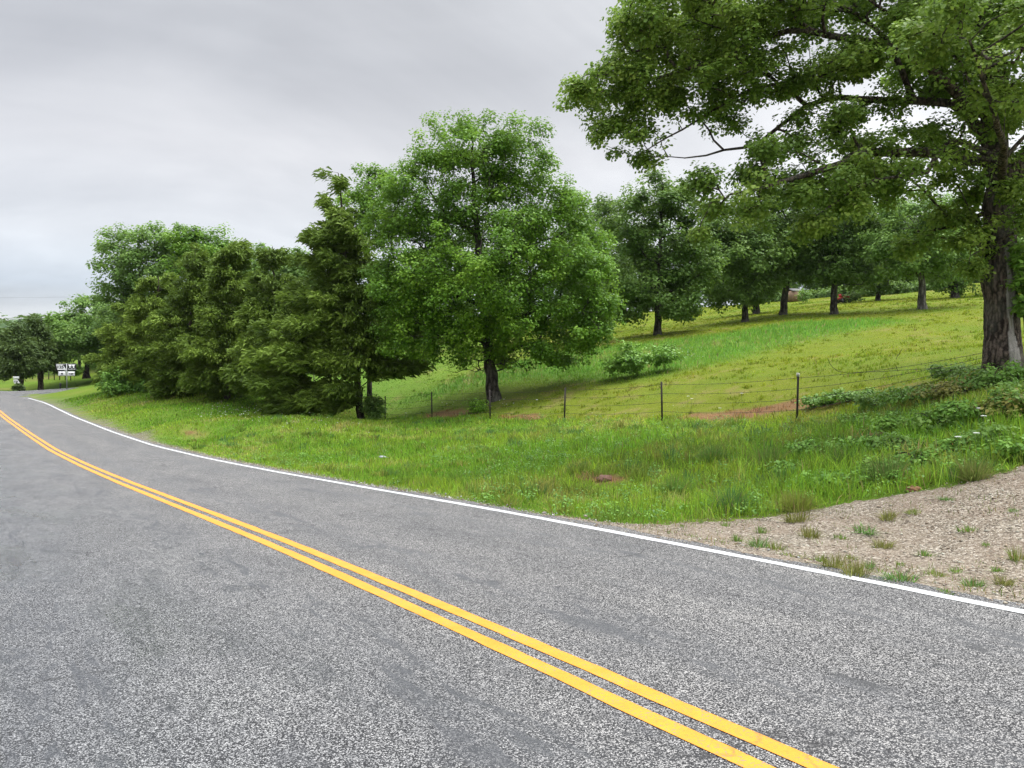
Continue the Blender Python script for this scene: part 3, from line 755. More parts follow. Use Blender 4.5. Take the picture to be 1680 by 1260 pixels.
M_B_CED = bark_mat('cedar_bark', (.028, .021, .018), (.120, .090, .072), 8)

def finish(t, name, label, cat, C, leafmat, barkmat, style, size, per, crad, minr=0, group=None, tone_j=.17, out_from=None, leaf_lod=None):
    e = empty(name, (t.x, t.y, t.z), label, cat, group)
    t.wood(barkmat, e, minr)
    ctr = C.mean(0) if out_from is None else out_from
    o = C - ctr * np.array([1, 1, .8]); 
    if style == 'spray': o = o * np.array([1, 1, .0]) + 1e-6
    o /= np.linalg.norm(o, axis=1)[:, None] + 1e-9
    low = fbm(C[:, 0] * .55 + 50, C[:, 2] * .55 + C[:, 1] * .3 + 50, 61, 2)
    tone = (.5 + (low - .5) * .9 + RNG.normal(0, tone_j, len(C))).clip(.02, .98)
    V, f, tn = leaf_cloud(C, crad, per, size, o, tone, style)
    mesh_np('crown', V, f, leafmat, e, face_attr={'tone': tn})
    return e

# ---- 1. the near oak on the bank at the right
t = Tree(1646, 602, 16.5, 101)
tr = t.limb([(1647, 612, 0), (1645, 590, 0), (1641, 540, 0), (1638, 470, 0), (1636, 400, 0), (1636, 345, 0), (1640, 310, 0)], .325, .29, attach=True)
for i, f_ in zip(tr[:4], (1.32, 1.16, 1.07, 1.03)): t.rad[i] *= f_
top = tr[-1]
mn = t.limb([(1632, 240, 0), (1626, 150, .1), (1620, 40, .2), (1610, -90, .3), (1604, -240, .4)], .27, .05, top)
t.limb([(1668, 268, -.2), (1705, 215, -.4), (1745, 120, -.6), (1775, 0, -.8), (1790, -140, -1)], .22, .05, top)
t.limb([(1592, 268, -.1), (1512, 248, -.3), (1436, 226, -.6), (1380, 250, -.9), (1330, 275, -1.2), (1250, 310, -1.6), (1185, 332, -1.9)], .14, .02, t.near(1633, 268))
t.limb([(1580, 205, .2), (1517, 181, .3), (1440, 166, .3), (1364, 157, .2), (1285, 180, 0), (1220, 222, -.2), (1150, 247, -.3)], .12, .014, t.near(1630, 235))
t.limb([(1570, 150, -.2), (1503, 122, -.4), (1440, 92, -.5), (1387, 70, -.6), (1290, 62, -.6), (1180, 95, -.5), (1080, 130, -.4), (980, 150, -.3)], .13, .014, t.near(1628, 190))
sd = t.limb([(1604, 135, .5), (1588, 60, .8), (1566, -20, 1), (1538, -140, 1.2)], .17, .04, t.near(1631, 215))
t.limb([(1500, -20, .8), (1400, -60, .6), (1280, -60, .4), (1150, -20, .2), (1060, 20, 0)], .1, .014, t.near(1588, 60, .8))
t.limb([(1560, 250, 1.6), (1480, 250, 3), (1400, 235, 4)], .11, .02, t.near(1633, 280))
t.limb([(1650, 240, -1.6), (1640, 170, -3), (1600, 90, -4)], .11, .02, t.near(1640, 300))
t.limb([(1600, 355, .3), (1560, 385, .5), (1500, 380, .4)], .06, .012, t.near(1636, 345))
t.limb([(1610, 395, -.3), (1590, 420, -.5)], .03, .01, t.near(1636, 400))
t.limb([(1560, 235, -.6), (1480, 280, -1), (1400, 310, -1.3), (1320, 345, -1.5)], .08, .012, t.near(1634, 262))
t.limb([(1400, 20, 0), (1310, -10, 0), (1230, 30, 0), (1140, 40, 0)], .07, .01, t.near(1503, 122))
t.limb([(1330, 130, .2), (1250, 130, .2), (1170, 170, 0), (1080, 215, -.2), (1030, 250, -.3)], .05, .008, t.near(1400, 80))
L = [(1310, 165, .2, 100, 30, 1.0, .9), (1430, 165, .2, 70, 30, 1.0, .8), (1430, 235, -.5, 70, 26, .9, .7), (1090, 20, 0, 110, 60, 1.8), (1010, 235, -.2, 45, 40, .9, .8), (1040, 180, 0, 80, 50, 1.4), (1160, 150, 0, 110, 45, 1.5), (1330, 230, 0, 110, 40, 1.6, .6), (1120, 50, 0, 150, 90, 2.2), (985, 145, 0, 68, 62, 1.4), (1060, 110, -.3, 90, 70, 1.8), (1240, 10, 0, 150, 90, 2.6), (1250, 110, -.4, 110, 45, 1.5), (1060, 225, -.2, 60, 45, 1.0, .8),
     (1150, 205, 0, 90, 30, 1.0, .55), (1265, 265, -1.2, 80, 38, 1.2, .9), (1205, 310, -1.6, 75, 35, 1.0), (1420, 60, 0, 110, 75, 2.4), (1360, 110, -.3, 80, 40, 1.4), (1380, -90, .3, 240, 100, 3.2),
     (1580, 40, .4, 120, 120, 3), (1660, 110, -1.5, 90, 130, 2.2), (1500, 290, 0, 130, 50, 1.8), (1400, 300, -1, 120, 45, 1.4), (1310, 335, -1.4, 110, 35, 1.2), (1560, 180, .8, 90, 60, 1.8), (1600, 215, -.6, 70, 60, 1.2),
     (1680, 320, -.9, 50, 60, .9), (1590, 410, -.3, 55, 45, .8), (1540, 385, .4, 80, 38, 1.0), (1180, 365, -1.8, 55, 32, .8, .8), (1700, -80, 0, 230, 150, 4), (1840, 130, 0, 140, 170, 3.5, .6), (1440, 245, 3, 120, 50, 1.6, .6), (1620, 60, -4, 130, 110, 1.6, .7), (1620, 310, .8, 60, 60, 1.0)]
t.lump = 8; t.loose = .3; C = t.lobes(L, 3000, .12)
t.grow(C, .0078, .5)
t.rough = (.026, 22)
near_oak = finish(t, 'oak_tree', 'big spreading oak with a furrowed brown trunk on the roadside bank, nearest tree of all', 'tree', C, M_L_NEAR, M_B_NEAR, 'oak', .078, 80, RNG.uniform(.19, .36, len(C)), .003, out_from=t.p(1500, 200))
# pale lichened streak up the face of the trunk, written as a property of the bark
w_ = [o for o in near_oak.children if o.name.startswith('trunk')][0].data
co = np.zeros(len(w_.vertices) * 3, np.float32); w_.vertices.foreach_get('co', co); co = co.reshape(-1, 3)
lo = (np.abs(co[:, 0] + .02 * np.sin(co[:, 2] * 3) - (-.02 - .035 * co[:, 2])) < .075 + .03 * np.sin(co[:, 2] * 5)) & (co[:, 1] < -.1) & (co[:, 2] < 2.6) & (np.hypot(co[:, 0], co[:, 1]) < .7)
at = w_.color_attributes.new('Col', 'FLOAT_COLOR', 'POINT'); cc = np.zeros((len(co), 4), np.float32); cc[:, 3] = 1; cc[lo, :3] = 1; at.data.foreach_set('color', cc.ravel())

# ---- 2. the full oak standing by itself behind the fence
t = Tree(810, 659, 36, 102)
tr = t.limb([(811, 664, 0), (809, 640, 0), (803, 600, 0), (797, 540, 0), (792, 470, 0), (785, 400, 0), (778, 320, .1), (775, 250, .2)], .32, .06)
for i, f_ in zip(tr[:3], (1.35, 1.15, 1.06)): t.rad[i] *= f_
for q in ([(740, 480, 0), (680, 440, -.5), (640, 420, -1)], [(850, 520, -.5), (910, 500, -1), (970, 510, -1.2)], [(840, 420, .5), (890, 360, 1), (910, 320, 1.2)], [(740, 360, .3), (700, 310, .5)], [(800, 470, -1.5), (790, 430, -3)], [(790, 470, 1.5), (800, 430, 3.2)], [(740, 545, -.5), (690, 550, -1)], [(850, 560, 0), (920, 565, .3)]):
    t.limb(q, .12, .03, t.near(q[0][0] * .3 + 795 * .7, q[0][1] + 25))
L = [(775, 285, 0, 115, 85, 3.0), (765, 235, 0, 85, 46, 2.2), (850, 265, .3, 60, 72, 2.4, 1.3), (900, 350, .3, 70, 70, 2.4), (640, 350, 0, 45, 50, 1.8), (700, 330, 0, 80, 70, 2.6), (650, 420, -.5, 55, 75, 2), (690, 460, -1, 90, 80, 2.6), (780, 430, -2, 120, 100, 2.4), (800, 430, 2.5, 130, 110, 2),
     (890, 400, 0, 90, 95, 3), (930, 470, -.5, 75, 80, 2.6), (975, 520, -.5, 45, 60, 1.8), (880, 530, -1, 95, 55, 2.4), (690, 545, -1, 62, 48, 2), (930, 570, 0, 52, 30, 1.5), (770, 500, -1.5, 100, 60, 2), (985, 460, .4, 35, 55, 1.5), (640, 500, 0, 40, 60, 1.6), (960, 400, .8, 45, 60, 1.5), (770, 545, -.8, 80, 38, 1.6), (735, 575, -.3, 45, 20, 1.2, .7), (850, 585, -.2, 50, 16, 1.2, .7), (650, 560, 0, 35, 35, 1.4)]
t.lump = 6; t.loose = .5; C = t.lobes(L, 2000, .3); bare = t.lobes([(805, 590, 0, 70, 28, 2), (760, 600, 0, 40, 20, 1), (850, 600, 0, 40, 16, 1)], 130)
t.grow(np.vstack([C, bare]), .009, .3)
finish(t, 'oak_tree', 'full round oak just behind the wire fence, dark trunk and dense crown', 'tree', C, M_L_OAK, M_B_OAK, 'kite', .132, 84, RNG.uniform(.38, .62, len(C)), .008)

def quick_tree(px, py, Y, seed, trunk, r, L, n, label, leafmat, barkmat, style, size, per, crad, name='oak_tree', cat='tree', group=None, minr=.015, up=.3, shell=.2, twig=.01):
    t = Tree(px, py, Y, seed)
    tr = t.limb([(px, py + 4, 0)] + trunk, r, r * .15)
    for i, f_ in zip(tr[:2], (1.35, 1.12)): t.rad[i] *= f_
    n = int(n * 1.35); size *= .8; per *= 1.35; crad *= .85
    C = t.lobes(L, n, shell); t.grow(C, twig, up, seg=.7)
    return finish(t, name, label, cat, C, leafmat, barkmat, style, size, per, RNG.uniform(crad * .75, crad * 1.25, len(C)), minr, group)

# ---- 3. cedars along the verge
def cedar(px, py, Y, seed, toppx, toppy, tiers, n, label, mat=M_L_CED, size=.36, per=62, r=.2, crad=.38, group=None, name='cedar_tree', minr=.008, cat='tree'):
    t = Tree(px, py, Y, seed)
    tr = t.limb([(px, py + 5, 0)] + [(px + (toppx - px) * f_, py + (toppy - py) * f_, 0) for f_ in (.15, .35, .6, .85, 1)], r, .02)
    for i in range(len(tr)): t.fixed[tr[i]] = i > len(tr) * .08
    t.loose = .5; t.lump = 9; C = t.lobes([(q[0], q[1], q[2], q[3] * .92, q[4] * .85) + q[5:] for q in tiers], int(n * 1.15), .1)
    t.grow(C, .007, -.15, seg=.6)
    return finish(t, name, label, cat, C, mat, M_B_CED, 'spray', size, per, RNG.uniform(crad * .7, crad * 1.3, len(C)), minr, group, out_from=np.array([0, 0, 0.]))
cedar(592, 692, 38, 201, 556, 285, [(558, 302, 0, 15, 26, .5, .5), (556, 348, 0, 38, 30, 1.1, .7), (550, 395, 0, 54, 32, 1.7, .9), (545, 442, 0, 66, 32, 2.2, 1.0), (530, 490, 0, 85, 26, 2.4, .9), (520, 540, -.3, 105, 26, 2.6), (500, 588, -.5, 104, 28, 2.6, 1.1), (470, 632, -.5, 66, 24, 2.2),
      (575, 605, -1.2, 55, 30, 1.4), (590, 560, -1, 60, 28, 1.5), (535, 655, -1.0, 60, 20, 1.5), (596, 430, .2, 34, 40, 1.3, .8), (592, 500, 0, 48, 34, 1.9), (640, 545, -.2, 60, 22, 1.8), (645, 600, -.2, 60, 24, 1.8), (548, 640, -1.2, 46, 22, 1.2), (500, 662, -.8, 60, 16, 1.6), (522, 348, 0, 12, 4, .2, .5), (532, 322, 0, 12, 5, .2, .5), (508, 386, 0, 16, 6, .2, .5), (538, 290, 0, 8, 6, .2, .5), (600, 665, -.2, 14, 20, .5)], 1150,
      'olive cedar with wispy bare top and low drooping boughs beside the full round oak', per=50)
CG = 'cedars in a dense row along the verge'
cedar(452, 664, 42, 202, 448, 405, [(448, 425, 0, 22, 25, .9), (447, 470, 0, 42, 32, 1.6), (445, 520, 0, 58, 36, 2.2), (440, 575, 0, 66, 36, 2.5), (435, 620, -.3, 66, 32, 2.5)], 560, 'olive cedar next along the verge from the wispy topped cedar')
cedar(372, 660, 45, 203, 385, 400, [(385, 420, 0, 25, 28, 1), (382, 470, 0, 46, 35, 1.8), (376, 525, 0, 62, 38, 2.4), (370, 580, 0, 70, 36, 2.7), (365, 625, -.3, 66, 30, 2.6)], 600, 'broad olive cedar in the middle of the dense verge row')
cedar(305, 655, 48, 204, 322, 408, [(322, 430, 0, 28, 28, 1.1), (318, 480, 0, 48, 36, 1.9), (310, 535, 0, 62, 38, 2.5), (304, 585, 0, 66, 34, 2.7), (300, 628, -.3, 60, 26, 2.4)], 560, 'yellowish cedar of the verge row, below the tallest of the leafy treetops')
cedar(250, 648, 51, 205, 262, 452, [(262, 470, 0, 26, 24, 1.1), (258, 515, 0, 44, 32, 1.9), (252, 560, 0, 54, 32, 2.3), (248, 605, 0, 56, 28, 2.4)], 460, 'dark bushy cedar near the junction end of the verge row')
cedar(205, 642, 54, 206, 212, 500, [(212, 515, 0, 22, 20, 1), (208, 550, 0, 36, 26, 1.7), (204, 590, 0, 42, 26, 2), (200, 620, 0, 40, 18, 2)], 330, 'shortest cedar closing the row toward the road signs')

# ---- 4. broadleaf crowns behind the cedars
quick_tree(240, 640, 68, 301, [(238, 560, 0), (232, 470, 0), (228, 400, 0)], .28, [(225, 395, 0, 52, 30, 2.6), (190, 430, 0, 36, 36, 2.4), (275, 400, 0, 40, 34, 2.4), (235, 450, 0, 70, 40, 3), (180, 470, 0, 28, 24, 1.8, .8), (290, 450, 0, 50, 45, 2.5), (240, 510, 0, 70, 35, 2.5)], 420,
           'tall pale green open crowned tree rising above the cedar row', M_L_LIGHT, M_B_OAK, 'kite', .32, 30, .85, name='broadleaf_tree')
quick_tree(330, 640, 66, 302, [(335, 540, 0), (340, 440, 0), (345, 390, 0)], .26, [(320, 395, 0, 34, 20, 2), (360, 395, 0, 40, 22, 2), (340, 430, 0, 60, 40, 3), (395, 440, 0, 45, 45, 2.5), (330, 490, 0, 60, 45, 3)], 330,
           'olive leafy treetop peeking over the middle of the cedar row', M_L_OAK, M_B_OAK, 'kite', .30, 32, .8, name='broadleaf_tree')
quick_tree(455, 640, 62, 303, [(456, 540, 0), (460, 440, 0)], .24, [(430, 425, 0, 30, 20, 2), (475, 420, 0, 34, 16, 2), (455, 460, 0, 60, 38, 3), (510, 460, 0, 40, 45, 2.4), (450, 520, 0, 60, 45, 3)], 300,
           'bright leafy treetop between the cedar row and the wispy cedar', M_L_LIGHT, M_B_OAK, 'kite', .30, 32, .8, name='broadleaf_tree')
quick_tree(606, 668, 41, 304, [(606, 580, 0), (606, 480, 0), (606, 380, 0), (606, 300, 0)], .15, [(604, 295, 0, 36, 28, 1.4), (590, 345, 0, 40, 36, 1.6), (620, 365, 0, 40, 45, 1.6), (585, 420, 0, 42, 45, 1.6, .8), (615, 450, 0, 40, 40, 1.6)], 260,
           'slender light green tree squeezed between wispy cedar and round oak', M_L_OAK, M_B_OAK, 'kite', .19, 36, .5, name='broadleaf_tree')
quick_tree(130, 620, 82, 305, [(131, 560, 0), (132, 505, 0)], .2, [(132, 498, 0, 26, 16, 1.6), (165, 505, 0, 40, 18, 2), (120, 530, 0, 40, 22, 2.4), (175, 545, 0, 45, 30, 2.6)], 230,
           'grey green tree with a tufted top behind the road signs', M_L_LIGHT, M_B_OAK, 'kite', .34, 30, .8, name='broadleaf_tree')
quick_tree(142, 617, 74, 306, [(143, 590, 0), (142, 555, 0)], .30, [(110, 565, 0, 38, 26, 2), (140, 548, 0, 48, 28, 2.6), (180, 560, 0, 40, 30, 2.2), (100, 590, 0, 26, 14, 1.4, .6), (165, 592, 0, 30, 14, 1.4, .7)], 300,
           'low branching leafy tree with a stout trunk just right of the road signs', M_L_LIGHT, M_B_OAK, 'kite', .28, 34, .75, name='broadleaf_tree')
cedar(34, 645, 68, 207, 30, 532, [(30, 540, 0, 6, 10, .5), (30, 556, 0, 14, 12, 1), (32, 575, 0, 22, 14, 1.4), (34, 596, 0, 28, 12, 1.6), (24, 612, 0, 24, 8, 1.4, .6)], 260, 'dark cedar standing behind the small route marker', M_L_CEDD, size=.5, per=36, r=.3, crad=.6)
cedar(67, 640, 71, 208, 64, 522, [(62, 530, 0, 6, 10, .5), (64, 548, 0, 14, 12, 1), (66, 568, 0, 20, 14, 1.4), (68, 588, 0, 24, 12, 1.5), (72, 602, 0, 24, 7, 1.4, .6)], 230, 'dark cedar standing alone left of the double route sign', M_L_CEDD, size=.5, per=36, r=.26, crad=.6)
cedar(4, 616, 90, 209, 0, 545, [(0, 558, 0, 18, 10, 1.2), (0, 575, 0, 24, 12, 1.6), (2, 592, 0, 22, 9, 1.6)], 150, 'small thin trunked cedar at the far edge of the pasture by the junction', M_L_CEDD, size=.55, per=34, r=.18, crad=.65)

# ---- 5. oaks scattered over the pasture hill
quick_tree(1079, 549, 52, 401, [(1080, 500, 0), (1082, 440, 0), (1084, 370, 0), (1086, 310, 0)], .26, [(1075, 320, 0, 52, 34, 2.4), (1120, 340, 0, 42, 36, 2.2), (1040, 370, 0, 50, 45, 2.6), (1085, 410, -.5, 80, 50, 3), (1130, 430, 0, 60, 50, 2.6), (1045, 460, 0, 62, 45, 2.6), (1100, 490, -.5, 66, 35, 2.6), (1040, 505, 0, 40, 22, 1.8), (1135, 500, 0, 40, 22, 1.8), (1010, 500, .5, 30, 26, 1.6)], 620,
           'dark leafy oak alone on the slope right of the full round oak', M_L_BACK, M_B_OAK, 'kite', .26, 38, .72)
quick_tree(962, 560, 68, 402, [(962, 480, 0), (960, 400, 0), (958, 340, 0)], .28, [(950, 340, 0, 40, 26, 2.2), (1000, 350, 0, 34, 26, 2.2), (960, 390, 0, 65, 40, 3), (1010, 400, 0, 40, 45, 2.6), (965, 450, 0, 65, 45, 3), (1000, 490, 0, 45, 35, 2.4), (950, 520, 0, 60, 28, 2.6)], 420,
           'distant oak half hidden behind the full round oak', M_L_BACK, M_B_OAK, 'kite', .32, 34, .85)
quick_tree(1222, 528, 58, 403, [(1222, 480, 0), (1220, 420, 0), (1218, 360, 0)], .25, [(1215, 360, 0, 60, 38, 2.6), (1180, 400, 0, 45, 40, 2.4), (1225, 420, -.5, 70, 45, 3), (1190, 470, 0, 50, 30, 2.4), (1245, 470, 0, 40, 26, 2), (1205, 490, 0, 50, 18, 2)], 420,
           'oak with a slim trunk, second to the right along the slope from the round oak', M_L_BACK, M_B_OAK, 'kite', .27, 36, .75)
quick_tree(1240, 517, 70, 404, [(1240, 480, 0), (1242, 420, 0)], .34, [(1245, 400, 0, 60, 45, 3), (1250, 450, 0, 60, 35, 3), (1235, 482, 0, 40, 16, 2)], 260,
           'shaded oak close behind the slim trunked oak on the slope', M_L_BACK, M_B_OAK, 'kite', .3, 36, .85)
quick_tree(1284, 517, 60, 405, [(1288, 470, 0), (1296, 420, 0), (1300, 350, 0)], .30, [(1295, 345, 0, 60, 40, 2.8), (1330, 380, 0, 55, 40, 2.6), (1290, 400, -.5, 65, 40, 3), (1270, 440, 0, 50, 28, 2.4), (1315, 440, 0, 50, 24, 2.4)], 420,
           'leaning trunked oak beside the glimpse of a tan shed', M_L_BACK, M_B_OAK, 'kite', .27, 36, .78)
quick_tree(1367, 516, 58, 406, [(1367, 470, 0), (1368, 420, 0), (1370, 350, 0)], .29, [(1370, 345, 0, 65, 40, 2.8), (1330, 390, 0, 50, 35, 2.4), (1400, 390, 0, 55, 40, 2.6), (1370, 420, -.5, 62, 32, 2.6), (1340, 450, 0, 40, 20, 2), (1400, 452, 0, 45, 22, 2)], 440,
           'straight trunked oak with the red garden tractor behind it', M_L_BACK, M_B_OAK, 'kite', .27, 36, .75)
quick_tree(1512, 508, 54, 407, [(1511, 470, 0), (1508, 430, 0), (1504, 360, 0)], .30, [(1500, 350, 0, 60, 40, 2.6), (1460, 400, 0, 45, 36, 2.4), (1540, 395, 0, 55, 38, 2.4), (1500, 420, -.5, 60, 30, 2.6), (1470, 445, 0, 36, 16, 1.8), (1545, 440, 0, 40, 18, 1.8)], 420,
           'pale trunked oak on the open slope left of the biggest trunk', M_L_LIGHT, bark_mat('grey_bark', (.05, .045, .04), (.2, .185, .17), 8), 'kite', .25, 34, .7)
quick_tree(1565, 490, 68, 408, [(1566, 460, 0), (1568, 420, 0)], .36, [(1565, 400, 0, 50, 36, 2.6), (1600, 430, 0, 45, 28, 2.4), (1540, 440, 0, 40, 26, 2), (1572, 462, -.4, 42, 16, 2)], 300,
           'short dark oak with foliage down to its base, near the hilltop', M_L_LIGHT, M_B_OAK, 'kite', .28, 34, .8)
quick_tree(1660, 476, 72, 409, [(1660, 440, 0), (1662, 400, 0)], .3, [(1660, 390, 0, 50, 40, 2.6), (1640, 430, 0, 45, 26, 2.4), (1690, 420, 0, 45, 30, 2.4)], 260,
           'hilltop oak seen just behind the biggest trunk', M_L_LIGHT, M_B_OAK, 'kite', .28, 34, .8)
quick_tree(1440, 497, 78, 410, [(1440, 450, 0), (1442, 390, 0)], .28, [(1440, 370, 0, 60, 40, 3), (1420, 420, 0, 55, 35, 3), (1470, 420, 0, 50, 32, 3), (1440, 455, 0, 55, 18, 2.6)], 320,
           'dim oak at the crest between the straight trunk and the pale trunk', M_L_BACK, M_B_OAK, 'kite', .34, 34, .95)

# ---- 6. tree belt along the crest: three builds, copied with their parts
def copy_tree(o, loc, rz, sc, label, group=None):
    c = o.copy(); COL.objects.link(c); c.location = loc; c.rotation_euler = (0, 0, rz); c.scale = (sc, sc, sc); c['label'] = label
    if group: c['group'] = group
    elif 'group' in c: del c['group']
    for ch in o.children:
        k = ch.copy(); COL.objects.link(k); k.parent = c
    return c
BG = 'trees of the dark belt along the hill crest'
BL = 'dark leafy tree in the shaded belt along the hill crest behind the pasture'
protos = []
for j, (px, Y) in enumerate(((1330, 112), (1230, 108), (1480, 118))):
    t0 = (px - CX) / F * Y; py = HY - (tz(t0, Y) - CAMZ) * F / Y; k = F / Y
    protos.append(quick_tree(px, py, Y, 500 + j, [(px, py - 4 * k, 0), (px, py - 8 * k, 0), (px, py - 11 * k, 0)], .3,
        [(px, py - 11 * k, 0, 3.2 * k, 2.4 * k, 3), (px - 2.2 * k, py - 8 * k, 0, 3 * k, 2.6 * k, 3), (px + 2.4 * k, py - 7.6 * k, 0, 3 * k, 2.6 * k, 3), (px, py - 5 * k, .5, 4 * k, 2.4 * k, 4), (px - 1.5 * k, py - 2.4 * k, 0, 3.4 * k, 1.8 * k, 3), (px + 2 * k, py - 2.6 * k, 0, 3 * k, 1.6 * k, 3)], 330,
        BL, M_L_BACK, M_B_OAK, 'kite', .42, 30, 1.0, name='belt_tree', group=BG, minr=.05))
R2 = random.Random(5)
for j, (px, Y) in enumerate(((1180, 112), (1275, 120), (1390, 114), (1430, 122), (1540, 112), (1590, 120), (1640, 112), (1700, 118), (1120, 116), (1060, 110), (990, 104), (920, 108), (850, 100), (760, 98), (690, 96), (1760, 112))):
    x = (px - CX) / F * Y
    copy_tree(protos[j % 3], (x, Y, tz(x, Y) - .2), R2.uniform(0, 6.28), R2.uniform(.8, 1.15), BL, BG)
# wood behind the cedars
WG = 'trees of the thicket behind the cedar row'
WL = 'shadowy tree in the thicket behind the cedar row'
for j, (px, Y) in enumerate(((200, 74), (270, 82), (350, 78), (420, 80), (490, 76), (540, 62), (300, 66), (400, 60), (480, 56), (580, 78), (640, 84), (170, 86))):
    x = (px - CX) / F * Y
    copy_tree(protos[j % 3], (x, Y, tz(x, Y) - .2), R2.uniform(0, 6.28), R2.uniform(.55, .75) if px > 180 else .5, WL, WG)

# far wooded hill at the left horizon
far = np.random.default_rng(9); nF = 5200
th = far.uniform(-.86, -.2, nF); R = far.uniform(190, 520, nF); X = R * np.sin(th); Y = R * np.cos(th); Z = terrain(X, Y)
Cc = np.stack([X, Y, Z + far.uniform(2, 8, nF)], -1)
RNG = np.random.default_rng(10)
V, f_, tn = leaf_cloud(Cc, RNG.uniform(2, 3.6, nF), 16, 1.7, np.tile(np.array([0, 0, 1.]), (nF, 1)), RNG.uniform(.2, .8, nF), 'kite')
M_FAR = leaf_mat('far_wood_leaf', pal((0.0465, 0.0885, 0.0314), (0.0718, 0.1300, 0.0455), (0.1112, 0.1840, 0.0636)), .6, .25)
tag(mesh_np('distant_woodland', V, f_, M_FAR, face_attr={'tone': tn}), 'blue green wooded hill on the far horizon beyond the junction', 'woodland', kind='stuff')

# ------------------------------------------------------------------ shrubs and weeds
def shrub(name, px, py, Y, seed, L, n, label, mat, size, per, crad, cat='shrub', group=None, style='kite', stems=7, up=0):
    t = Tree(px, py, Y, seed)
    w = max(l[3] for l in L) * t.k
    for j in range(stems):
        b0 = np.array([RNG.uniform(-.004, .004), RNG.uniform(-.004, .004), 0.])
        b0[2] = tz(t.x + b0[0], t.y + b0[1]) - t.z - .03
        t.limb3([b0, b0 + np.array([RNG.normal(0, .12), RNG.normal(0, .12), .2])], .012, .008)
    C = t.lobes(L, n, .1)
    gz = terrain(C[:, 0] + t.x, C[:, 1] + t.y) - t.z
    C[:, 2] = np.maximum(C[:, 2], gz + .06)
    for i in range(len(t.fixed)): t.fixed[i] = True
    t.grow(C, .004, up, seg=.3)
    e = finish(t, name, label, cat, C, mat, M_B_OAK, style, size, per, RNG.uniform(crad * .7, crad * 1.3, len(C)), 0, group)
    for ch in e.children:
        if ch.name.startswith('trunk'): ch.name = 'stems'
        elif ch.name.startswith('crown'): ch.name = 'foliage'
    return e
shrub('brush_clump', 1045, 612, 35, 601, [(1005, 602, 0, 30, 12, .8), (1050, 586, 0, 45, 26, 1.2), (1092, 582, .2, 28, 20, 1), (1030, 596, -.3, 40, 14, .8), (1040, 568, 0, 16, 14, .5, .6)], 200, 'weedy brush clump alone in the pasture between fence and trees', M_L_WEED, .13, 26, .26)
shrub('shrub', 783, 676, 33.5, 602, [(783, 666, 0, 22, 12, .6)], 40, 'small dark bush at the foot of the full round oak', M_L_OAK, .10, 26, .2)
shrub('shrub', 612, 690, 37.5, 603, [(612, 668, 0, 20, 22, .6)], 60, 'small leafy bush against the trunk of the wispy cedar', M_L_LIGHT, .12, 26, .25)
shrub('shrub', 196, 645, 50, 604, [(190, 622, 0, 28, 24, 1.2), (225, 634, 0, 32, 14, 1.2), (180, 636, -.4, 18, 10, .8)], 130, 'bright green bush at the junction end of the cedar row', M_L_WEED, .18, 26, .35)
shrub('shrub', 126, 618, 72, 605, [(126, 608, 0, 9, 9, .5)], 26, 'round pale green bush left of the stout trunk by the road signs', M_L_WEED, .2, 22, .3)
shrub('shrub', 30, 643, 66, 606, [(30, 637, 0, 6, 6, .35)], 24, 'narrow dark green bush right under the small route marker', M_L_CEDD, .25, 24, .28)
shrub('shrub', 1395, 494, 80, 607, [(1395, 487, 0, 20, 7, .8)], 30, 'low dark bush near the red garden tractor', M_L_BACK, .22, 22, .4)
HG = 'bushes of the low hedge along the crest'
for j, (px, hy_) in enumerate(((1425, 0), (1455, 0), (1485, 0), (1520, 0), (1550, 0), (1330, 14), (1352, 11), (1376, 8), (1402, 5), (1278, 18), (1250, 22))):
    shrub('hedge_bush', px, 488 + hy_, 104 if hy_ else 92, 610 + j, [(px, 474 + hy_, 0, 24, 13, 1.6)], 44, 'dark rounded bush in the low hedge along the crest', M_L_BACK, .34, 24, .7, group=HG)
# brambles and leafy weeds on the bank
def ground_lobe(px, py, rx, h, n):
    c = unproj(px, py); return c
WDG = 'leafy weed clumps on the bank below the near oak'
RW_ = np.random.default_rng(77)
spec = [(1345, 668, .55, .45, 0), (1390, 660, .7, .5, 0), (1440, 668, .7, .5, 1), (1500, 662, .8, .55, 0), (1560, 655, .8, .5, 2), (1620, 640, .7, .6, 1), (1670, 630, .8, .7, 0), (1690, 680, .7, .8, 1), (1650, 690, .6, .7, 2),
        (1600, 690, .7, .5, 0), (1540, 700, .6, .4, 1), (1480, 705, .6, .35, 0), (1420, 700, .6, .4, 0), (1630, 735, .5, .5, 1), (1575, 745, .5, .4, 0), (1510, 765, .45, .35, 0), (1450, 780, .4, .3, 0), (1400, 800, .4, .3, 0), (1350, 800, .35, .3, 0),
        (1680, 755, .4, .5, 0), (1290, 780, .35, .3, 0), (1330, 745, .4, .35, 0), (1400, 745, .45, .4, 0), (1560, 620, .6, .5, 1), (1465, 740, .4, .35, 1)]
M_L_BROWN = leaf_mat('dock_leaf', pal((0.102, 0.129, 0.025), (0.192, 0.199, 0.041), (0.309, 0.253, 0.060)), .6, .25)
names3 = {0: ('leafy_weed', 'leafy green weed clump on the grassy bank below the near oak', M_L_WEED), 1: ('bramble', 'dull green bramble tangle on the grassy bank below the near oak', M_L_LIGHT), 2: ('dock_weed', 'brownish seeding weed clump on the bank beside the near oak', M_L_BROWN)}
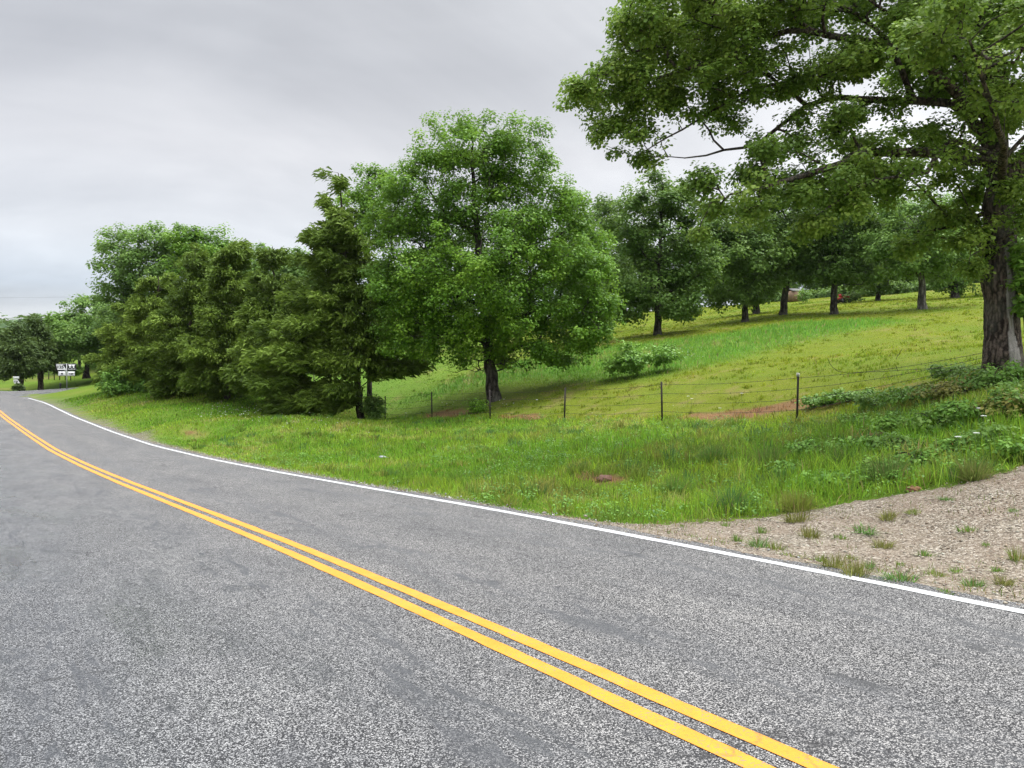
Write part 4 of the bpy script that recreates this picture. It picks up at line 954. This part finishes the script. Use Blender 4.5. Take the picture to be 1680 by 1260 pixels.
for j, (px, py, w, h, kd) in enumerate(spec):
    c = unproj(px, py); Y = float(c[1]); k = F / Y
    nm, lb, mt = names3[kd]
    h *= .72
    shrub(nm, px, py, Y, 700 + j, [(px, py - h * .45 * k, 0, w * k, h * .5 * k, w * .8), (px + w * .5 * k, py - h * .3 * k, .1, w * .6 * k, h * .35 * k, w * .6)], int(70 * w / .6), lb, mt, .075, 20, .13, cat='weed', group=names3[kd][0].replace('_', ' ') + ' clumps on the bank', stems=9)
# vine on the near trunk
t = Tree(1665, 520, 16.0, 780)
t.z = tz((1646 - CX) / F * 16.5, 16.5)
t.limb([(1686, 612, 0), (1682, 560, 0), (1676, 500, 0), (1670, 430, 0), (1664, 380, 0)], .014, .008)
C = t.lobes([(1680, 470, 0, 22, 34, .26), (1684, 500, 0, 16, 20, .2), (1676, 425, 0, 20, 26, .22), (1664, 405, 0, 12, 8, .18)], 80, .1)
t.grow(C, .003, 0, seg=.2)
e = finish(t, 'climbing_vine', 'bright green leafy vine climbing the trunk of the near oak', 'vine', C, M_L_WEED, M_B_OAK, 'oak', .12, 12, .16, 0)
for ch in e.children: ch.name = 'stem' if ch.name.startswith('trunk') else 'foliage'

# grass tufts growing in the gravel, one object each
RNG = np.random.default_rng(300)
M_TUFT = M_BLADE
def tuft_mesh(n, h, spread_, col, w=.008):
    n = int(n * 1.6); a = RNG.uniform(0, 6.28, n); r = spread_ * .55 * RNG.random(n) ** .8; X = r * np.cos(a); Y = r * np.sin(a)
    c = np.array(col) * 1.7 * RNG.normal(1, .22, (n, 1)).clip(.5, 1.6); st = RNG.random(n) < .12; c[st] = np.array([.28, .22, .10])
    return blades(X, Y, X * 0, h * RNG.uniform(.5, 1.2, n), np.full(n, w) * RNG.uniform(.5, 1.1, n), c, .95, a + RNG.normal(0, .5, n))
def tuft_obj(name, v, loc, label, group, cat='grass tuft'):
    V, q, t3, c = v
    o = mesh_np(name, V, [q, t3], M_TUFT, vcol=c); o.location = loc; return tag(o, label, cat, group)
tp = [(1190, 868), (1250, 880), (1275, 908), (1245, 905), (1330, 890), (1382, 892), (1345, 930), (1400, 925), (1430, 940), (1370, 945), (1480, 935), (1520, 920), (1540, 955), (1600, 970), (1650, 968), (1570, 945), (1640, 945), (1500, 850), (1555, 828), (1460, 860),
      (1590, 880), (1620, 905), (1675, 930), (1420, 880), (1310, 862), (1555, 990), (1210, 895), (1300, 925), (1665, 850), (1450, 905), (1150, 862), (1120, 870), (1690, 975), (1480, 965), (1405, 958)]
protos_t = []
for j, (px, py) in enumerate(tp):
    g = unproj(px, py); z = float(gravel_z(np.array([g[0]]), np.array([g[1]]))[0]); rj = random.Random(j); sc = rj.uniform(.45, 1.2)
    if j < 5:
        o = tuft_obj('grass_tuft', tuft_mesh(34 + 16 * j, .07 + .02 * j, .10 + .02 * j, ((.09, .15, .03), (.08, .14, .028), (.11, .145, .035), (.07, .14, .035), (.12, .13, .035))[j]), (g[0], g[1], z), 'small green grass tuft growing in the gravel entrance', 'grass tufts in the gravel'); protos_t.append(o)
    else:
        o = protos_t[j % 5].copy(); COL.objects.link(o); o.location = (g[0], g[1], z); o.rotation_euler = (0, 0, j * 1.7); o.scale = (sc * rj.uniform(.8, 1.7), sc * rj.uniform(.7, 1.2), sc * rj.uniform(.6, 1.2))
# sparse blades and sprigs between the stones
n = 34000; X = RNG.uniform(0, 13, n); Y = RNG.uniform(3, 12.5, n)
s_, n_ = sn(X, Y); offr = n_ - cs(s_); gd = polydist(X, Y, GRAVEL)
pr = sstep(.55, .78, fbm(X * 1.4, Y * 1.4, 401)) + .55 * sstep(1.7, .5, offr - LANE) * sstep(.42, .6, fbm(X * 2.2, Y * 2.2, 402)) + .9 * sstep(1.5, .1, gd) * sstep(.36, .56, fbm(X * 2, Y * 2, 403))
ok = (gd > -.1) & (offr > LANE + .25) & (RNG.random(n) < pr)
X, Y = X[ok], Y[ok]; g3 = RNG.random((len(X), 1)) < .3
c = np.where(g3, np.array([.25, .19, .08]), np.array([.15, .21, .05])) * RNG.normal(1, .25, (len(X), 1)).clip(.4, 1.6)
grass_obj('sparse_grass', [blades(X, Y, gravel_z(X, Y), RNG.uniform(.025, .09, len(X)), RNG.uniform(.004, .009, len(X)), c, .9)], 'thin dry and green grass blades straggling through the gravel entrance')
# taller arching bunches and low broad leaves mixed through the verge
cxs, cys, cr = scatter(1500, 7.5, 34, -.45, .72, 1.2)
s_, n_ = sn(cxs, cys); offr = n_ - cs(s_); fs = fence_side(cxs, cys); gd = polydist(cxs, cys, GRAVEL)
ok = (offr > LANE + .9) & (fs < -.6) & (gd < -.15) & (fbm(cxs * .5, cys * .5, 405) > .42); cxs, cys = cxs[ok], cys[ok]
ci = np.repeat(np.arange(len(cxs)), 44); a = RNG.uniform(0, 6.28, len(ci)); r = .16 * RNG.random(len(ci)) ** .7
X = cxs[ci] + r * np.cos(a); Y = cys[ci] + r * np.sin(a); hh = (RNG.uniform(.11, .30, len(cxs)) * (.75 + .5 * sstep(-4, 6, cxs)))[ci]
pc = np.array([[.15, .25, .04], [.21, .29, .05], [.11, .21, .06], [.17, .23, .045], [.25, .27, .06]])[RNG.integers(0, 5, len(cxs))][ci] * RNG.normal(1, .2, (len(ci), 1)).clip(.5, 1.5)
grass_obj('tall_grass', [blades(X, Y, terrain(X, Y), hh * RNG.uniform(.6, 1.2, len(ci)), np.maximum(.007, .0011 * np.hypot(X, Y)) * RNG.uniform(.7, 1.4, len(ci)), pc, .85, a + RNG.normal(0, .6, len(ci)))], 'taller arching bunches of grass scattered through the verge')
cxs, cys, cr = scatter(4200, 7.5, 36, -.5, .72, 1.2)
s_, n_ = sn(cxs, cys); offr = n_ - cs(s_); fs = fence_side(cxs, cys); gd = polydist(cxs, cys, GRAVEL)
ok = (offr > LANE + .7) & (fs < .2) & (gd < -.05) & (fbm(cxs * .7, cys * .7, 407) > .5 - .12 * sstep(-2, 8, cxs)); cxs, cys = cxs[ok], cys[ok]
Cw = np.stack([cxs, cys, terrain(cxs, cys) + RNG.uniform(.04, .2, len(cxs))], -1)
V, f_, tn = leaf_cloud(Cw, RNG.uniform(.08, .22, len(Cw)), 26, .042, np.tile(np.array([0, 0, 1.]), (len(Cw), 1)), RNG.uniform(.0, .7, len(Cw)), 'kite')
tag(mesh_np('verge_weeds', V, f_, M_L_WEED, face_attr={'tone': tn}), 'low broad leaved weeds mixed into the verge grass', 'weeds', kind='stuff')
# long arching clumps at the edge of the gravel
cl = [(1200, 842, .38, .34, (.055, .12, .035), 'dark blue green arching grass clump at the tip of the gravel'), (1310, 838, .30, .30, (.13, .16, .03), 'yellow green fine grass clump at the gravel edge'),
      (1455, 795, .42, .40, (.075, .125, .03), 'coarse arching grass clump on the bank above the gravel'), (1260, 770, .45, .4, (.085, .14, .03), 'tall pale grass clump in the middle of the verge'), (1110, 815, .35, .35, (.09, .16, .03), 'bright grass clump in the ditch above the road edge'),
      (1390, 770, .4, .4, (.07, .125, .03), 'upright long bladed grass clump behind the leafy weeds'), (1600, 790, .3, .28, (.11, .14, .035), 'straggly grass clump where gravel meets the bank'), (1170, 760, .4, .36, (.08, .15, .03), 'loose long bladed grass clump near the reddish rock')]
for px, py, h, sp, c, lb in cl:
    g = unproj(px, py)
    tuft_obj('grass_clump', tuft_mesh(330, h, sp, c, .010), (g[0], g[1], tz(*g)), lb, None)

# white umbels: single tall ones are things, the drift by the cedars is stuff
M_FLO = plain('white_petals', (.72, .74, .68), .7, 0, 30, .1); M_STEM = plain('green_stem', (.07, .12, .03), .7)
def umbel(px, py, lift, rad, label, group=None):
    g = unproj(px, py + lift * 0); z = tz(*g); Y = g[1]
    e = empty('white_wildflower', (g[0], g[1], z), label, 'flower', group)
    mb = MB(); mb.tube([(0, 0, 0), (.01, 0, lift * .6), (.02, 0, lift)], [.004, .003, .003], 4); mb.build('stem', M_STEM, e)
    fl = MB()
    for k in range(14):
        a = k * 2.4; r = rad * math.sqrt(k / 14); fl.box((.02 + r * math.cos(a), r * math.sin(a), lift + .01 - r * .15), (rad * .34, rad * .34, .012), Matrix.Rotation(a, 3, 'Z'))
    fl.build('flower_head', M_FLO, e); return e
fg = 'white umbel flowers along the fence and bank'; fb = 'white flat topped wildflower on a thin stem near the fence'
for px, py in ((1128, 668), (1134, 672), (1216, 664), (1140, 664), (826, 668), (880, 670), (665, 690), (1605, 706), (1612, 720), (1570, 756), (1600, 750), (1180, 690)):
    umbel(px, py, .34, .042, fb, fg)
RNG = np.random.default_rng(55); X = []; Y = []
for cx_, cy_, rx, ry, n in ((350, 682, 26, 10, 34), (410, 680, 50, 9, 44), (440, 690, 60, 14, 36), (480, 700, 50, 14, 24), (1110, 586, 40, 10, 70), (560, 712, 60, 14, 26), (780, 668, 60, 8, 20), (1050, 700, 160, 20, 24), (1250, 720, 160, 40, 22)):
    for k in range(n):
        g = unproj(cx_ + RNG.normal(0, rx * .6), cy_ + RNG.normal(0, ry * .6)); X.append(g[0]); Y.append(g[1])
X = np.array(X); Y = np.array(Y); sz = RNG.uniform(.012, .028, len(X)) * np.clip(Y / 28, .5, 1.5)
o = stones('wildflowers', X, Y, terrain(X, Y) + RNG.uniform(.1, .3, len(X)), sz, np.tile(np.array([.46, .47, .42]), (len(X), 1)))
tag(o, 'tiny white wildflowers speckling the grass below the cedars and in the pasture', 'wildflowers', kind='stuff')

# ------------------------------------------------------------------ wire fence
M_POST = plain('dark_post_steel', (.035, .028, .025), .7, .3, 14, .5); M_TIP = plain('white_post_tip', (.55, .54, .50), .6); M_WIRE = plain('rusty_wire', (.045, .038, .034), .6, .5, 20, .4)
fence = empty('wire_fence', (FENCE0[0], FENCE0[1], tz(*FENCE0)), 'rusty barbed wire fence on dark steel posts between verge and pasture', 'fence')
fo = np.array(fence.location)
tops = []
for k in range(-1, 12):
    q = FENCE0 + FENCED * k; z = tz(*q); hgt = 1.2
    if k == -1:                                                      # here the wires are stapled to the near oak
        q = np.array([(1622 - CX) / F * 16.2, 16.2]); z = tz(*q); tops.append((q, z, 0.0)); continue
    mb = MB(); lx = random.Random(k).uniform(-.03, .03)
    R_ = Matrix.Rotation(lx, 3, 'Y') @ Matrix.Rotation(math.atan2(FENCED[1], FENCED[0]), 3, 'Z')
    Rn = np.array(R_); base = np.array([q[0], q[1], z]) - fo
    mb.box(base + Rn @ np.array([0, 0, hgt / 2 - .15]), (.05, .012, hgt + .3), Rn); mb.box(base + Rn @ np.array([0, .026, hgt / 2 - .152]), (.012, .038, hgt + .29), Rn)
    for st in np.arange(.15, hgt, .11): mb.box(base + Rn @ np.array([0, -.011, st]), (.018, .010, .022), Rn)
    po = mb.build('post', M_POST, fence)
    if k == 0:
        tb = MB(); tb.box(base + Rn @ np.array([0, .01, hgt - .0]), (.056, .06, .10), Rn); tb.build('tip', M_TIP, po); po['label'] = 'steel post with a white painted tip'
    tops.append((q, z, lx))
def wire(hs, kinds, name='wire'):
    mb = MB()
    for i in range(len(tops) - 1):
        (q0, z0, _), (q1, z1, _) = tops[i], tops[i + 1]; n = 12; P = []
        for j in range(n + 1):
            f_ = j / n; sag = .06 * 4 * f_ * (1 - f_) * (1.4 if i == 0 else 1) ; h0 = hs
            zz = (z0 * (1 - f_) + z1 * f_) + (h0 if i else (h0 * f_ + (.15 + hs * .35) * (1 - f_))) - sag
            P.append(np.array([q0[0] * (1 - f_) + q1[0] * f_ + .012 * math.sin(j * 2.1), q0[1] * (1 - f_) + q1[1] * f_ - .02, zz]) - fo)
        mb.tube(P, .0045, 4, False)
        L_ = np.linalg.norm(P[-1] - P[0]); nb = int(L_ / .22)
        for j in range(nb):
            f_ = (j + .5) / nb * n; a = int(f_); p_ = P[a] + (P[min(a + 1, n)] - P[a]) * (f_ - a)
            mb.box(p_, (.006, .006, .05), Matrix.Rotation(j * 1.1, 3, 'X')); mb.box(p_, (.035, .006, .008), Matrix.Rotation(j * .7, 3, 'Z'))
    return mb.build(name, M_WIRE, fence)
for hs in (1.12, .84, .56, .28): wire(hs, 0)
# broken ends curling up beyond the last post
def curl(pts, Y):
    mb = MB(); P = [np.array([(x - CX) / F * Y, Y, CAMZ - (y - HY) / F * Y]) - fo for x, y in pts]
    d = np.linspace(0, 1, 18); P = np.array(P); tt = np.linspace(0, 1, len(P))
    mb.tube(np.stack([np.interp(d, tt, P[:, k]) for k in range(3)], 1), .006, 5); mb.build('loose_wire', M_WIRE, fence)
curl([(1480, 572), (1470, 588), (1470, 602), (1473, 609)], 17.9)
curl([(1358, 588), (1363, 600), (1374, 609), (1386, 611), (1440, 610), (1500, 606), (1560, 603), (1615, 604)], 18.0)

# far pasture fence beyond the junction
pf = empty('pasture_fence', (*unproj(60, 632), 0), 'thin wire fence with slim posts along the pasture beyond the junction', 'fence'); pf.location.z = tz(pf.location.x, pf.location.y); po_ = np.array(pf.location); prev = None
for px in range(-10, 118, 9):
    Y = 76 + (118 - px) * .03; x = (px - CX) / F * Y; z = tz(x, Y); p_ = np.array([x, Y, z]) - po_
    mb = MB(); mb.tube([p_ + (0, 0, -.2), p_ + (0, 0, 1.15)], [.045, .04], 6); mb.build('post', M_POST, pf)
    if prev is not None:
        for hh in (.5, 1.0):
            mw = MB(); mw.tube([prev + (0, 0, hh), p_ + (0, 0, hh)], .012, 4, False); mw.build('wire', M_WIRE, pf)
    prev = p_

# ------------------------------------------------------------------ road signs
M_BLK = plain('sign_black', (.012, .012, .014), .45, 0, 30, .2); M_WH = plain('sign_white', (.78, .79, .80), .45, 0, 30, .05); M_GALV = plain('galvanised_steel', (.30, .31, .32), .5, .7, 25, .2)
M_BACK = plain('sign_aluminium', (.45, .46, .47), .4, .8, 10, .1)
MISSOURI = [(-.48, .44), (.20, .44), (.24, .34), (.22, .24), (.30, .12), (.38, .02), (.36, -.06), (.44, -.12), (.46, -.24), (.52, -.30), (.50, -.38), (.44, -.40), (.46, -.48), (.36, -.48), (.37, -.40), (-.36, -.40), (-.36, .18), (-.42, .28), (-.40, .34)]
def text_mesh(txt, size, mat, parent, loc, name='lettering', bold=.02):
    cu = bpy.data.curves.new('t', 'FONT'); cu.body = txt; cu.size = size; cu.align_x = 'CENTER'; cu.align_y = 'CENTER'; cu.offset = bold * size * 2.2; cu.extrude = .002
    o = bpy.data.objects.new('t', cu); COL.objects.link(o); bpy.context.view_layer.update()
    me = bpy.data.meshes.new_from_object(o.evaluated_get(bpy.context.evaluated_depsgraph_get())); bpy.data.objects.remove(o)
    me.materials.clear(); me.materials.append(mat)
    w = bpy.data.objects.new(name, me); COL.objects.link(w); w.parent = parent; w.location = loc; w.rotation_euler = (math.pi / 2, 0, 0); return w
def plate(name, cx_, cz, w, h, mat, parent, y=0, rad=.03):
    pts = []
    for sx, sz, a0 in ((1, 1, 0), (-1, 1, 90), (-1, -1, 180), (1, -1, 270)):
        for a in (0, 30, 60, 90): pts.append((cx_ + sx * (w / 2 - rad) + rad * math.cos(math.radians(a0 + a)), cz + sz * (h / 2 - rad) + rad * math.sin(math.radians(a0 + a))))
    mb = MB(); mb.prism(pts, y, y + .004); return mb.build(name, mat, parent)
def outline(name, pts, sx, sz, cx_, cz, y, mat, parent):
    """state outline as a thin raised sheeting, filled by bmesh so that concave edges hold"""
    import bmesh
    bm = bmesh.new(); vs = [bm.verts.new((cx_ + p[0] * sx, y, cz + p[1] * sz)) for p in pts]; f0 = bm.faces.new(vs); bmesh.ops.triangulate(bm, faces=[f0])
    r = bmesh.ops.extrude_face_region(bm, geom=bm.faces[:]); bmesh.ops.translate(bm, verts=[v for v in r['geom'] if isinstance(v, bmesh.types.BMVert)], vec=(0, -.002, 0)); bmesh.ops.recalc_face_normals(bm, faces=bm.faces)
    me = bpy.data.meshes.new(name); bm.to_mesh(me); bm.free(); me.materials.append(mat); o = bpy.data.objects.new(name, me); COL.objects.link(o); o.parent = parent; return o
SY = 64.0; sx_ = (110 - CX) / F * SY; sg = empty('route_sign', (sx_, SY, tz(sx_, SY)), 'black and white double route sign reading 125 and UU with arrows on one post', 'road sign', rz=math.radians(30))
top_z = CAMZ - (596.5 - HY) / F * SY - sg.location.z
mb = MB(); mb.box((-.02, .03, top_z / 2 - .2), (.07, .05, top_z + .4)); mb.box((-.045, .012, top_z / 2 - .2), (.02, .03, top_z + .39)); mb.build('post', M_GALV, sg)
mb = MB(); mb.box((0, .012, top_z - .12), (1.5, .012, .04)); mb.box((0, .012, top_z - .50), (1.5, .012, .04)); mb.build('bracket', M_GALV, sg)
zc = top_z - .31
pl = plate('route_panel', -.43, zc, .78, .61, M_BLK, sg); outline('state_outline', MISSOURI, .72, .54, -.43, zc, -.003, M_WH, pl); text_mesh('125', .33, M_BLK, pl, (-.48, -.007, zc + .01))
pl = plate('route_panel', .35, zc, .66, .61, M_BLK, sg); plate('white_field', .35, zc, .50, .43, M_WH, pl, -.005, .02); text_mesh('UU', .38, M_BLK, pl, (.35, -.009, zc))
za = zc - .305 - .04 - .19
pl = plate('arrow_panel', -.36, za, .53, .36, M_WH, sg)
mb = MB(); mb.prism([(-.36 - .03, za - .13), (-.33, za - .13), (-.33, za + .02), (-.39, za + .02)], -.004, -.001); mb.prism([(-.45, za + .0), (-.27, za + .0), (-.36, za + .14)], -.0045, -.001); mb.build('arrow', M_BLK, pl)
pl = plate('arrow_panel', .30, za, .53, .36, M_WH, sg)
mb = MB(); mb.prism([(.12, za - .035), (.34, za - .035), (.34, za + .035), (.12, za + .035)], -.004, -.001); mb.prism([(.32, za - .10), (.48, za), (.32, za + .10)], -.0045, -.001); mb.build('arrow', M_BLK, pl)
SY = 66.5; sx_ = (26.5 - CX) / F * SY; sg = empty('route_marker', (sx_, SY, tz(sx_, SY)), 'small white route marker with 125 under a plain white plate across the junction', 'road sign', rz=math.radians(32))
top_z = CAMZ - (617.5 - HY) / F * SY - sg.location.z
mb = MB(); mb.box((0, .03, top_z / 2 - .2), (.06, .04, top_z + .3)); mb.build('post', M_GALV, sg)
plate('banner_plate', 0, top_z - .11, .46, .2, M_WH, sg)
pl = outline('state_panel', MISSOURI, .5, .44, .02, top_z - .46, 0, M_WH, sg); text_mesh('125', .2, M_BLK, pl, (-.02, -.006, top_z - .45))
# short dark marker post at the corner
SY = 66.0; sx_ = (99 - CX) / F * SY; sg = empty('marker_post', (sx_, SY, tz(sx_, SY)), 'short black marker post by the side road, left of the double route sign', 'post')
mb = MB(); mb.tube([(0, 0, -.2), (0, 0, .34), (0, 0, .42), (0, 0, .46)], [.07, .07, .1, .06], 10); mb.build('post', M_BLK, sg); mb = MB(); mb.tube([(0, 0, .461), (0, 0, .5), (0, 0, .54)], [.09, .09, .03], 10); mb.build('cap', M_BLK, sg)

# ------------------------------------------------------------------ glimpses at the crest: shed, garden tractor
shrub('shrub', 1318, 508, 88, 640, [(1318, 484, 0, 10, 10, .7)], 26, 'grey green bush half covering the tan shed at the crest', M_L_LIGHT, .2, 22, .35)
SY = 96.0; sx_ = (1302 - CX) / F * SY; sh = empty('shed', (sx_, SY, tz(sx_, SY)), 'tan wooden shed glimpsed between the trunks at the crest', 'shed', rz=.3); sh.scale = (.8, .8, .8)
M_TAN = plain('tan_boards', (.22, .14, .09), .8, 0, 3, .3); M_ROOF = plain('grey_roof', (.10, .10, .10), .8)
mb = MB(); mb.box((0, 0, .8), (1.9, 1.8, 1.6)); mb.build('wall', M_TAN, sh)
mb = MB()
for sg_ in (-1, 1): mb.box((0, sg_ * .5, 1.78), (2.1, 1.2, .06), Matrix.Rotation(-sg_ * .42, 3, 'X'))
mb.build('roof', M_ROOF, sh)
mb = MB(); mb.box((.55, -.92, .72), (.35, .05, 1.4)); mb.build('door', plain('pale_door', (.38, .36, .32), .6), sh)
SY = 80.0; sx_ = (1384 - CX) / F * SY; gt = empty('garden_tractor', (sx_, SY, tz(sx_, SY)), 'red garden tractor parked behind the straight trunked oak', 'tractor', rz=.25); gt.scale = (.8, .8, .8)
M_RED = plain('red_enamel', (.36, .03, .02), .35, 0, 5, .1); M_TYR = plain('tyre_rubber', (.02, .02, .02), .85)
mb = MB(); mb.prism([(-.1, .45), (.75, .45), (.78, .75), (.70, .86), (-.05, .92)], -.24, .24); mb.build('hood', M_RED, gt)
mb = MB(); mb.prism([(-.85, .42), (-.12, .42), (-.12, .50), (-.30, .62), (-.85, .66)], -.36, .36); mb.build('body', M_RED, gt)
mb = MB(); mb.prism([(-.62, .68), (-.25, .68), (-.25, .76), (-.50, .78), (-.60, 1.12), (-.70, 1.12)], -.22, .22); mb.build('seat', plain('seat_red', (.42, .03, .03), .5), gt)
mb = MB(); mb.tube([(-.08, 0, .9), (-.2, 0, 1.1)], .02, 6); a_ = np.linspace(0, 6.28, 15); mb.tube([(-.2 + .05 * math.sin(a) , .17 * math.cos(a), 1.1 + .15 * math.sin(a)) for a in a_], .016, 5, False); mb.build('steering_wheel', M_TYR, gt)
for wx, wr, ww in ((.52, .2, .14), (-.55, .29, .22)):
    for sy_ in (-1, 1):
        mb = MB(); y0 = sy_ * .38; mb.tube([(wx, y0 - ww / 2, wr), (wx, y0 - ww / 2 + .03, wr), (wx, y0 + ww / 2 - .03, wr), (wx, y0 + ww / 2, wr)], [wr * .86, wr, wr, wr * .86], 18); wv = mb.build('wheel', M_TYR, gt)
        mb = MB(); mb.tube([(wx, y0 - ww / 2 - .006, wr), (wx, y0 + ww / 2 + .006, wr)], wr * .5, 14); mb.build('rim', M_GALV, wv)

# ------------------------------------------------------------------ rock, litter, overhead wires
def rock(px, py, r, col, label, name='rock', cat='rock'):
    g = unproj(px, py); import bmesh
    bm = bmesh.new(); bmesh.ops.create_icosphere(bm, subdivisions=3, radius=1)
    rr = random.Random(px)
    ph = [rr.uniform(0, 6) for _ in range(6)]
    for v in bm.verts:
        c = v.co.copy(); k = 1 + .16 * math.sin(c.x * 3 + ph[0]) * math.sin(c.y * 3.4 + ph[1]) + .10 * math.sin(c.z * 6 + ph[2] + c.x * 5) + .06 * math.sin(c.y * 11 + ph[3])
        v.co = Vector((c.x * r * k, c.y * r * .8 * k, c.z * r * .55 * k + r * .18))
    me = bpy.data.meshes.new(name); bm.to_mesh(me); bm.free()
    me.polygons.foreach_set('use_smooth', [True] * len(me.polygons))
    m, nt, b = new_mat(name + '_surface'); p = objco(nt); n1 = noise(nt, p, 7, 6, .7)
    nt.links.new(ramp(nt, n1, [(.3, tuple(x * .6 for x in col)), (.7, tuple(x * 1.3 for x in col))]), b.inputs['Base Color']); b.inputs['Roughness'].default_value = .95; bump(nt, n1, .8, .06, b)
    me.materials.append(m); o = bpy.data.objects.new(name, me); COL.objects.link(o); o.location = (g[0], g[1], tz(*g)); return tag(o, label, cat)
rock(992, 789, .14, (.16, .085, .06), 'reddish rock half sunk in the grass of the verge')
rock(1500, 806, .09, (.22, .12, .06), 'small rusty brown stone at the edge of the weeds above the gravel')
g = unproj(628, 757); mb = MB(); mb.prism([(-.13, 0), (-.05, .03), (.06, .035), (.14, .01), (.10, .0)], -.09, .09)
o = mb.build('litter', plain('faded_plastic', (.27, .29, .30), .5), None); o.location = (g[0], g[1], tz(*g) + .1); o.rotation_euler = (.1, .1, .6); tag(o, 'pale flattened scrap of litter lying in the verge grass', 'litter')
for lb, y0, y1 in (('upper thin overhead wire crossing the sky above the junction', 489, 486), ('lower thin overhead wire crossing the sky above the junction', 520, 522)):
    mb = MB(); P = []
    for f_ in np.linspace(0, 1, 16):
        px = -260 + f_ * 560; Y = 150.0; y = y0 + (y1 - y0) * f_ + 4 * 4 * f_ * (1 - f_) - 3
        P.append(((px - CX) / F * Y, Y, CAMZ - (y - HY) / F * Y))
    mb.tube(P, .010, 5); tag(mb.build('overhead_wire', M_BLK), lb, 'overhead wire')

# ------------------------------------------------------------------ sky and sun
W = bpy.data.worlds.new('World'); S.world = W; W.use_nodes = True; nt = W.node_tree; nt.nodes.clear()
out = nd(nt, 'ShaderNodeOutputWorld'); tc = nd(nt, 'ShaderNodeTexCoord').outputs['Generated']
SUN_EL, SUN_AZ = math.radians(70), math.radians(70)                 # azimuth from +Y towards +X
sky = nd(nt, 'ShaderNodeTexSky', sky_type='NISHITA'); sky.sun_disc = False; sky.sun_elevation = SUN_EL; sky.sun_rotation = SUN_AZ
bg1 = nd(nt, 'ShaderNodeBackground'); bg1.inputs[1].default_value = .1; nt.links.new(sky.outputs[0], bg1.inputs[0])
sp = nd(nt, 'ShaderNodeSeparateXYZ'); nt.links.new(tc, sp.inputs[0]); zz = sp.outputs[2]
den = math_n(nt, 'ADD', math_n(nt, 'MAXIMUM', zz, 0.0), .16)
cmb = nd(nt, 'ShaderNodeCombineXYZ'); nt.links.new(math_n(nt, 'DIVIDE', sp.outputs[0], den), cmb.inputs[0]); nt.links.new(math_n(nt, 'DIVIDE', sp.outputs[1], den), cmb.inputs[1])
n1 = noise(nt, mapping(nt, cmb.outputs[0], (.42, .62, 1), (0, 0, .7), (11, 4, 0)), 1.0, 7, .55, .9); n2 = noise(nt, mapping(nt, cmb.outputs[0], (1.3, 1.5, 1), (0, 0, .6)), 1.0, 5, .5, .5)
cl_ = math_n(nt, 'ADD', math_n(nt, 'MULTIPLY', n1, .7), math_n(nt, 'MULTIPLY', n2, .3))
cloud = ramp(nt, cl_, [(.34, (.47, .482, .510)), (.5, (.63, .642, .668)), (.66, (.80, .808, .825))])
right = ramp(nt, math_n(nt, 'MULTIPLY_ADD', sp.outputs[0], .5, .5), [(.2, (.92, .93, .95)), (.45, (1.0, 1.0, 1.0)), (.62, (1.18, 1.18, 1.17)), (.75, (1.34, 1.34, 1.32))])
cloud = mixc(nt, 1, cloud, right, 'MULTIPLY')
band = ramp(nt, zz, [(.0, (1.12, 1.12, 1.08)), (.06, (1.10, 1.11, 1.09)), (.10, (.93, 1.0, 1.06)), (.16, (1.0, 1.02, 1.04)), (.26, (1.04, 1.03, 1.03)), (.36, (.84, .84, .85)), (.47, (.92, .92, .92)), (.60, (2.4, 2.4, 2.4)), (.8, (4.3, 4.3, 4.25)), (1.0, (5.0, 5.0, 4.9))])
cloud = mixc(nt, 1, cloud, band, 'MULTIPLY')
bg2 = nd(nt, 'ShaderNodeBackground'); bg2.inputs[1].default_value = 1.0; nt.links.new(cloud, bg2.inputs[0])
mx = nd(nt, 'ShaderNodeMixShader'); mx.inputs[0].default_value = .93
nt.links.new(bg1.outputs[0], mx.inputs[1]); nt.links.new(bg2.outputs[0], mx.inputs[2]); nt.links.new(mx.outputs[0], out.inputs[0])
sl = bpy.data.lights.new('sun', 'SUN'); sl.energy = 3.2; sl.angle = math.radians(24); sl.color = (1, .965, .91)
so = bpy.data.objects.new('sun', sl); COL.objects.link(so)
dv = Vector((math.sin(SUN_AZ) * math.cos(SUN_EL), math.cos(SUN_AZ) * math.cos(SUN_EL), math.sin(SUN_EL))); so.rotation_euler = dv.to_track_quat('Z', 'Y').to_euler()

hz, nt, b = new_mat('humid_air'); nt.nodes.remove(b)
pv = nd(nt, 'ShaderNodeVolumePrincipled'); pv.inputs['Color'].default_value = (.86, .91, 1, 1); pv.inputs['Density'].default_value = .00006; pv.inputs['Anisotropy'].default_value = .2
nt.links.new(pv.outputs[0], nt.nodes['Material Output'].inputs['Volume'])
gz0, gz1 = float(GZ.min()) - 1, float(GZ.max()) + 30
mb = MB(); mb.box((gx.mean() * 0, (gy[0] + gy[-1]) / 2, (gz0 + gz1) / 2), (gx[-1] - gx[0] + 40, gy[-1] - gy[0] + 40, gz1 - gz0)); tag(mb.build('haze', hz), kind='stuff')

# ------------------------------------------------------------------ camera and render settings
cam = bpy.data.cameras.new('camera'); cam.sensor_width = 36; cam.lens = 36 * F / 1680; cam.clip_end = 4000; cam.clip_start = .05
co_ = bpy.data.objects.new('camera', cam); COL.objects.link(co_); co_.location = (0, 0, CAMZ); co_.rotation_euler = (math.radians(90) - math.atan(20 / F), 0, 0); S.camera = co_
S.view_settings.view_transform = 'Standard'; S.view_settings.look = 'None'; S.view_settings.exposure = .27; S.view_settings.gamma = 1
S.render.engine = 'CYCLES'; S.cycles.max_bounces = 6; S.cycles.transparent_max_bounces = 4; S.cycles.diffuse_bounces = 3; S.cycles.use_denoising = True
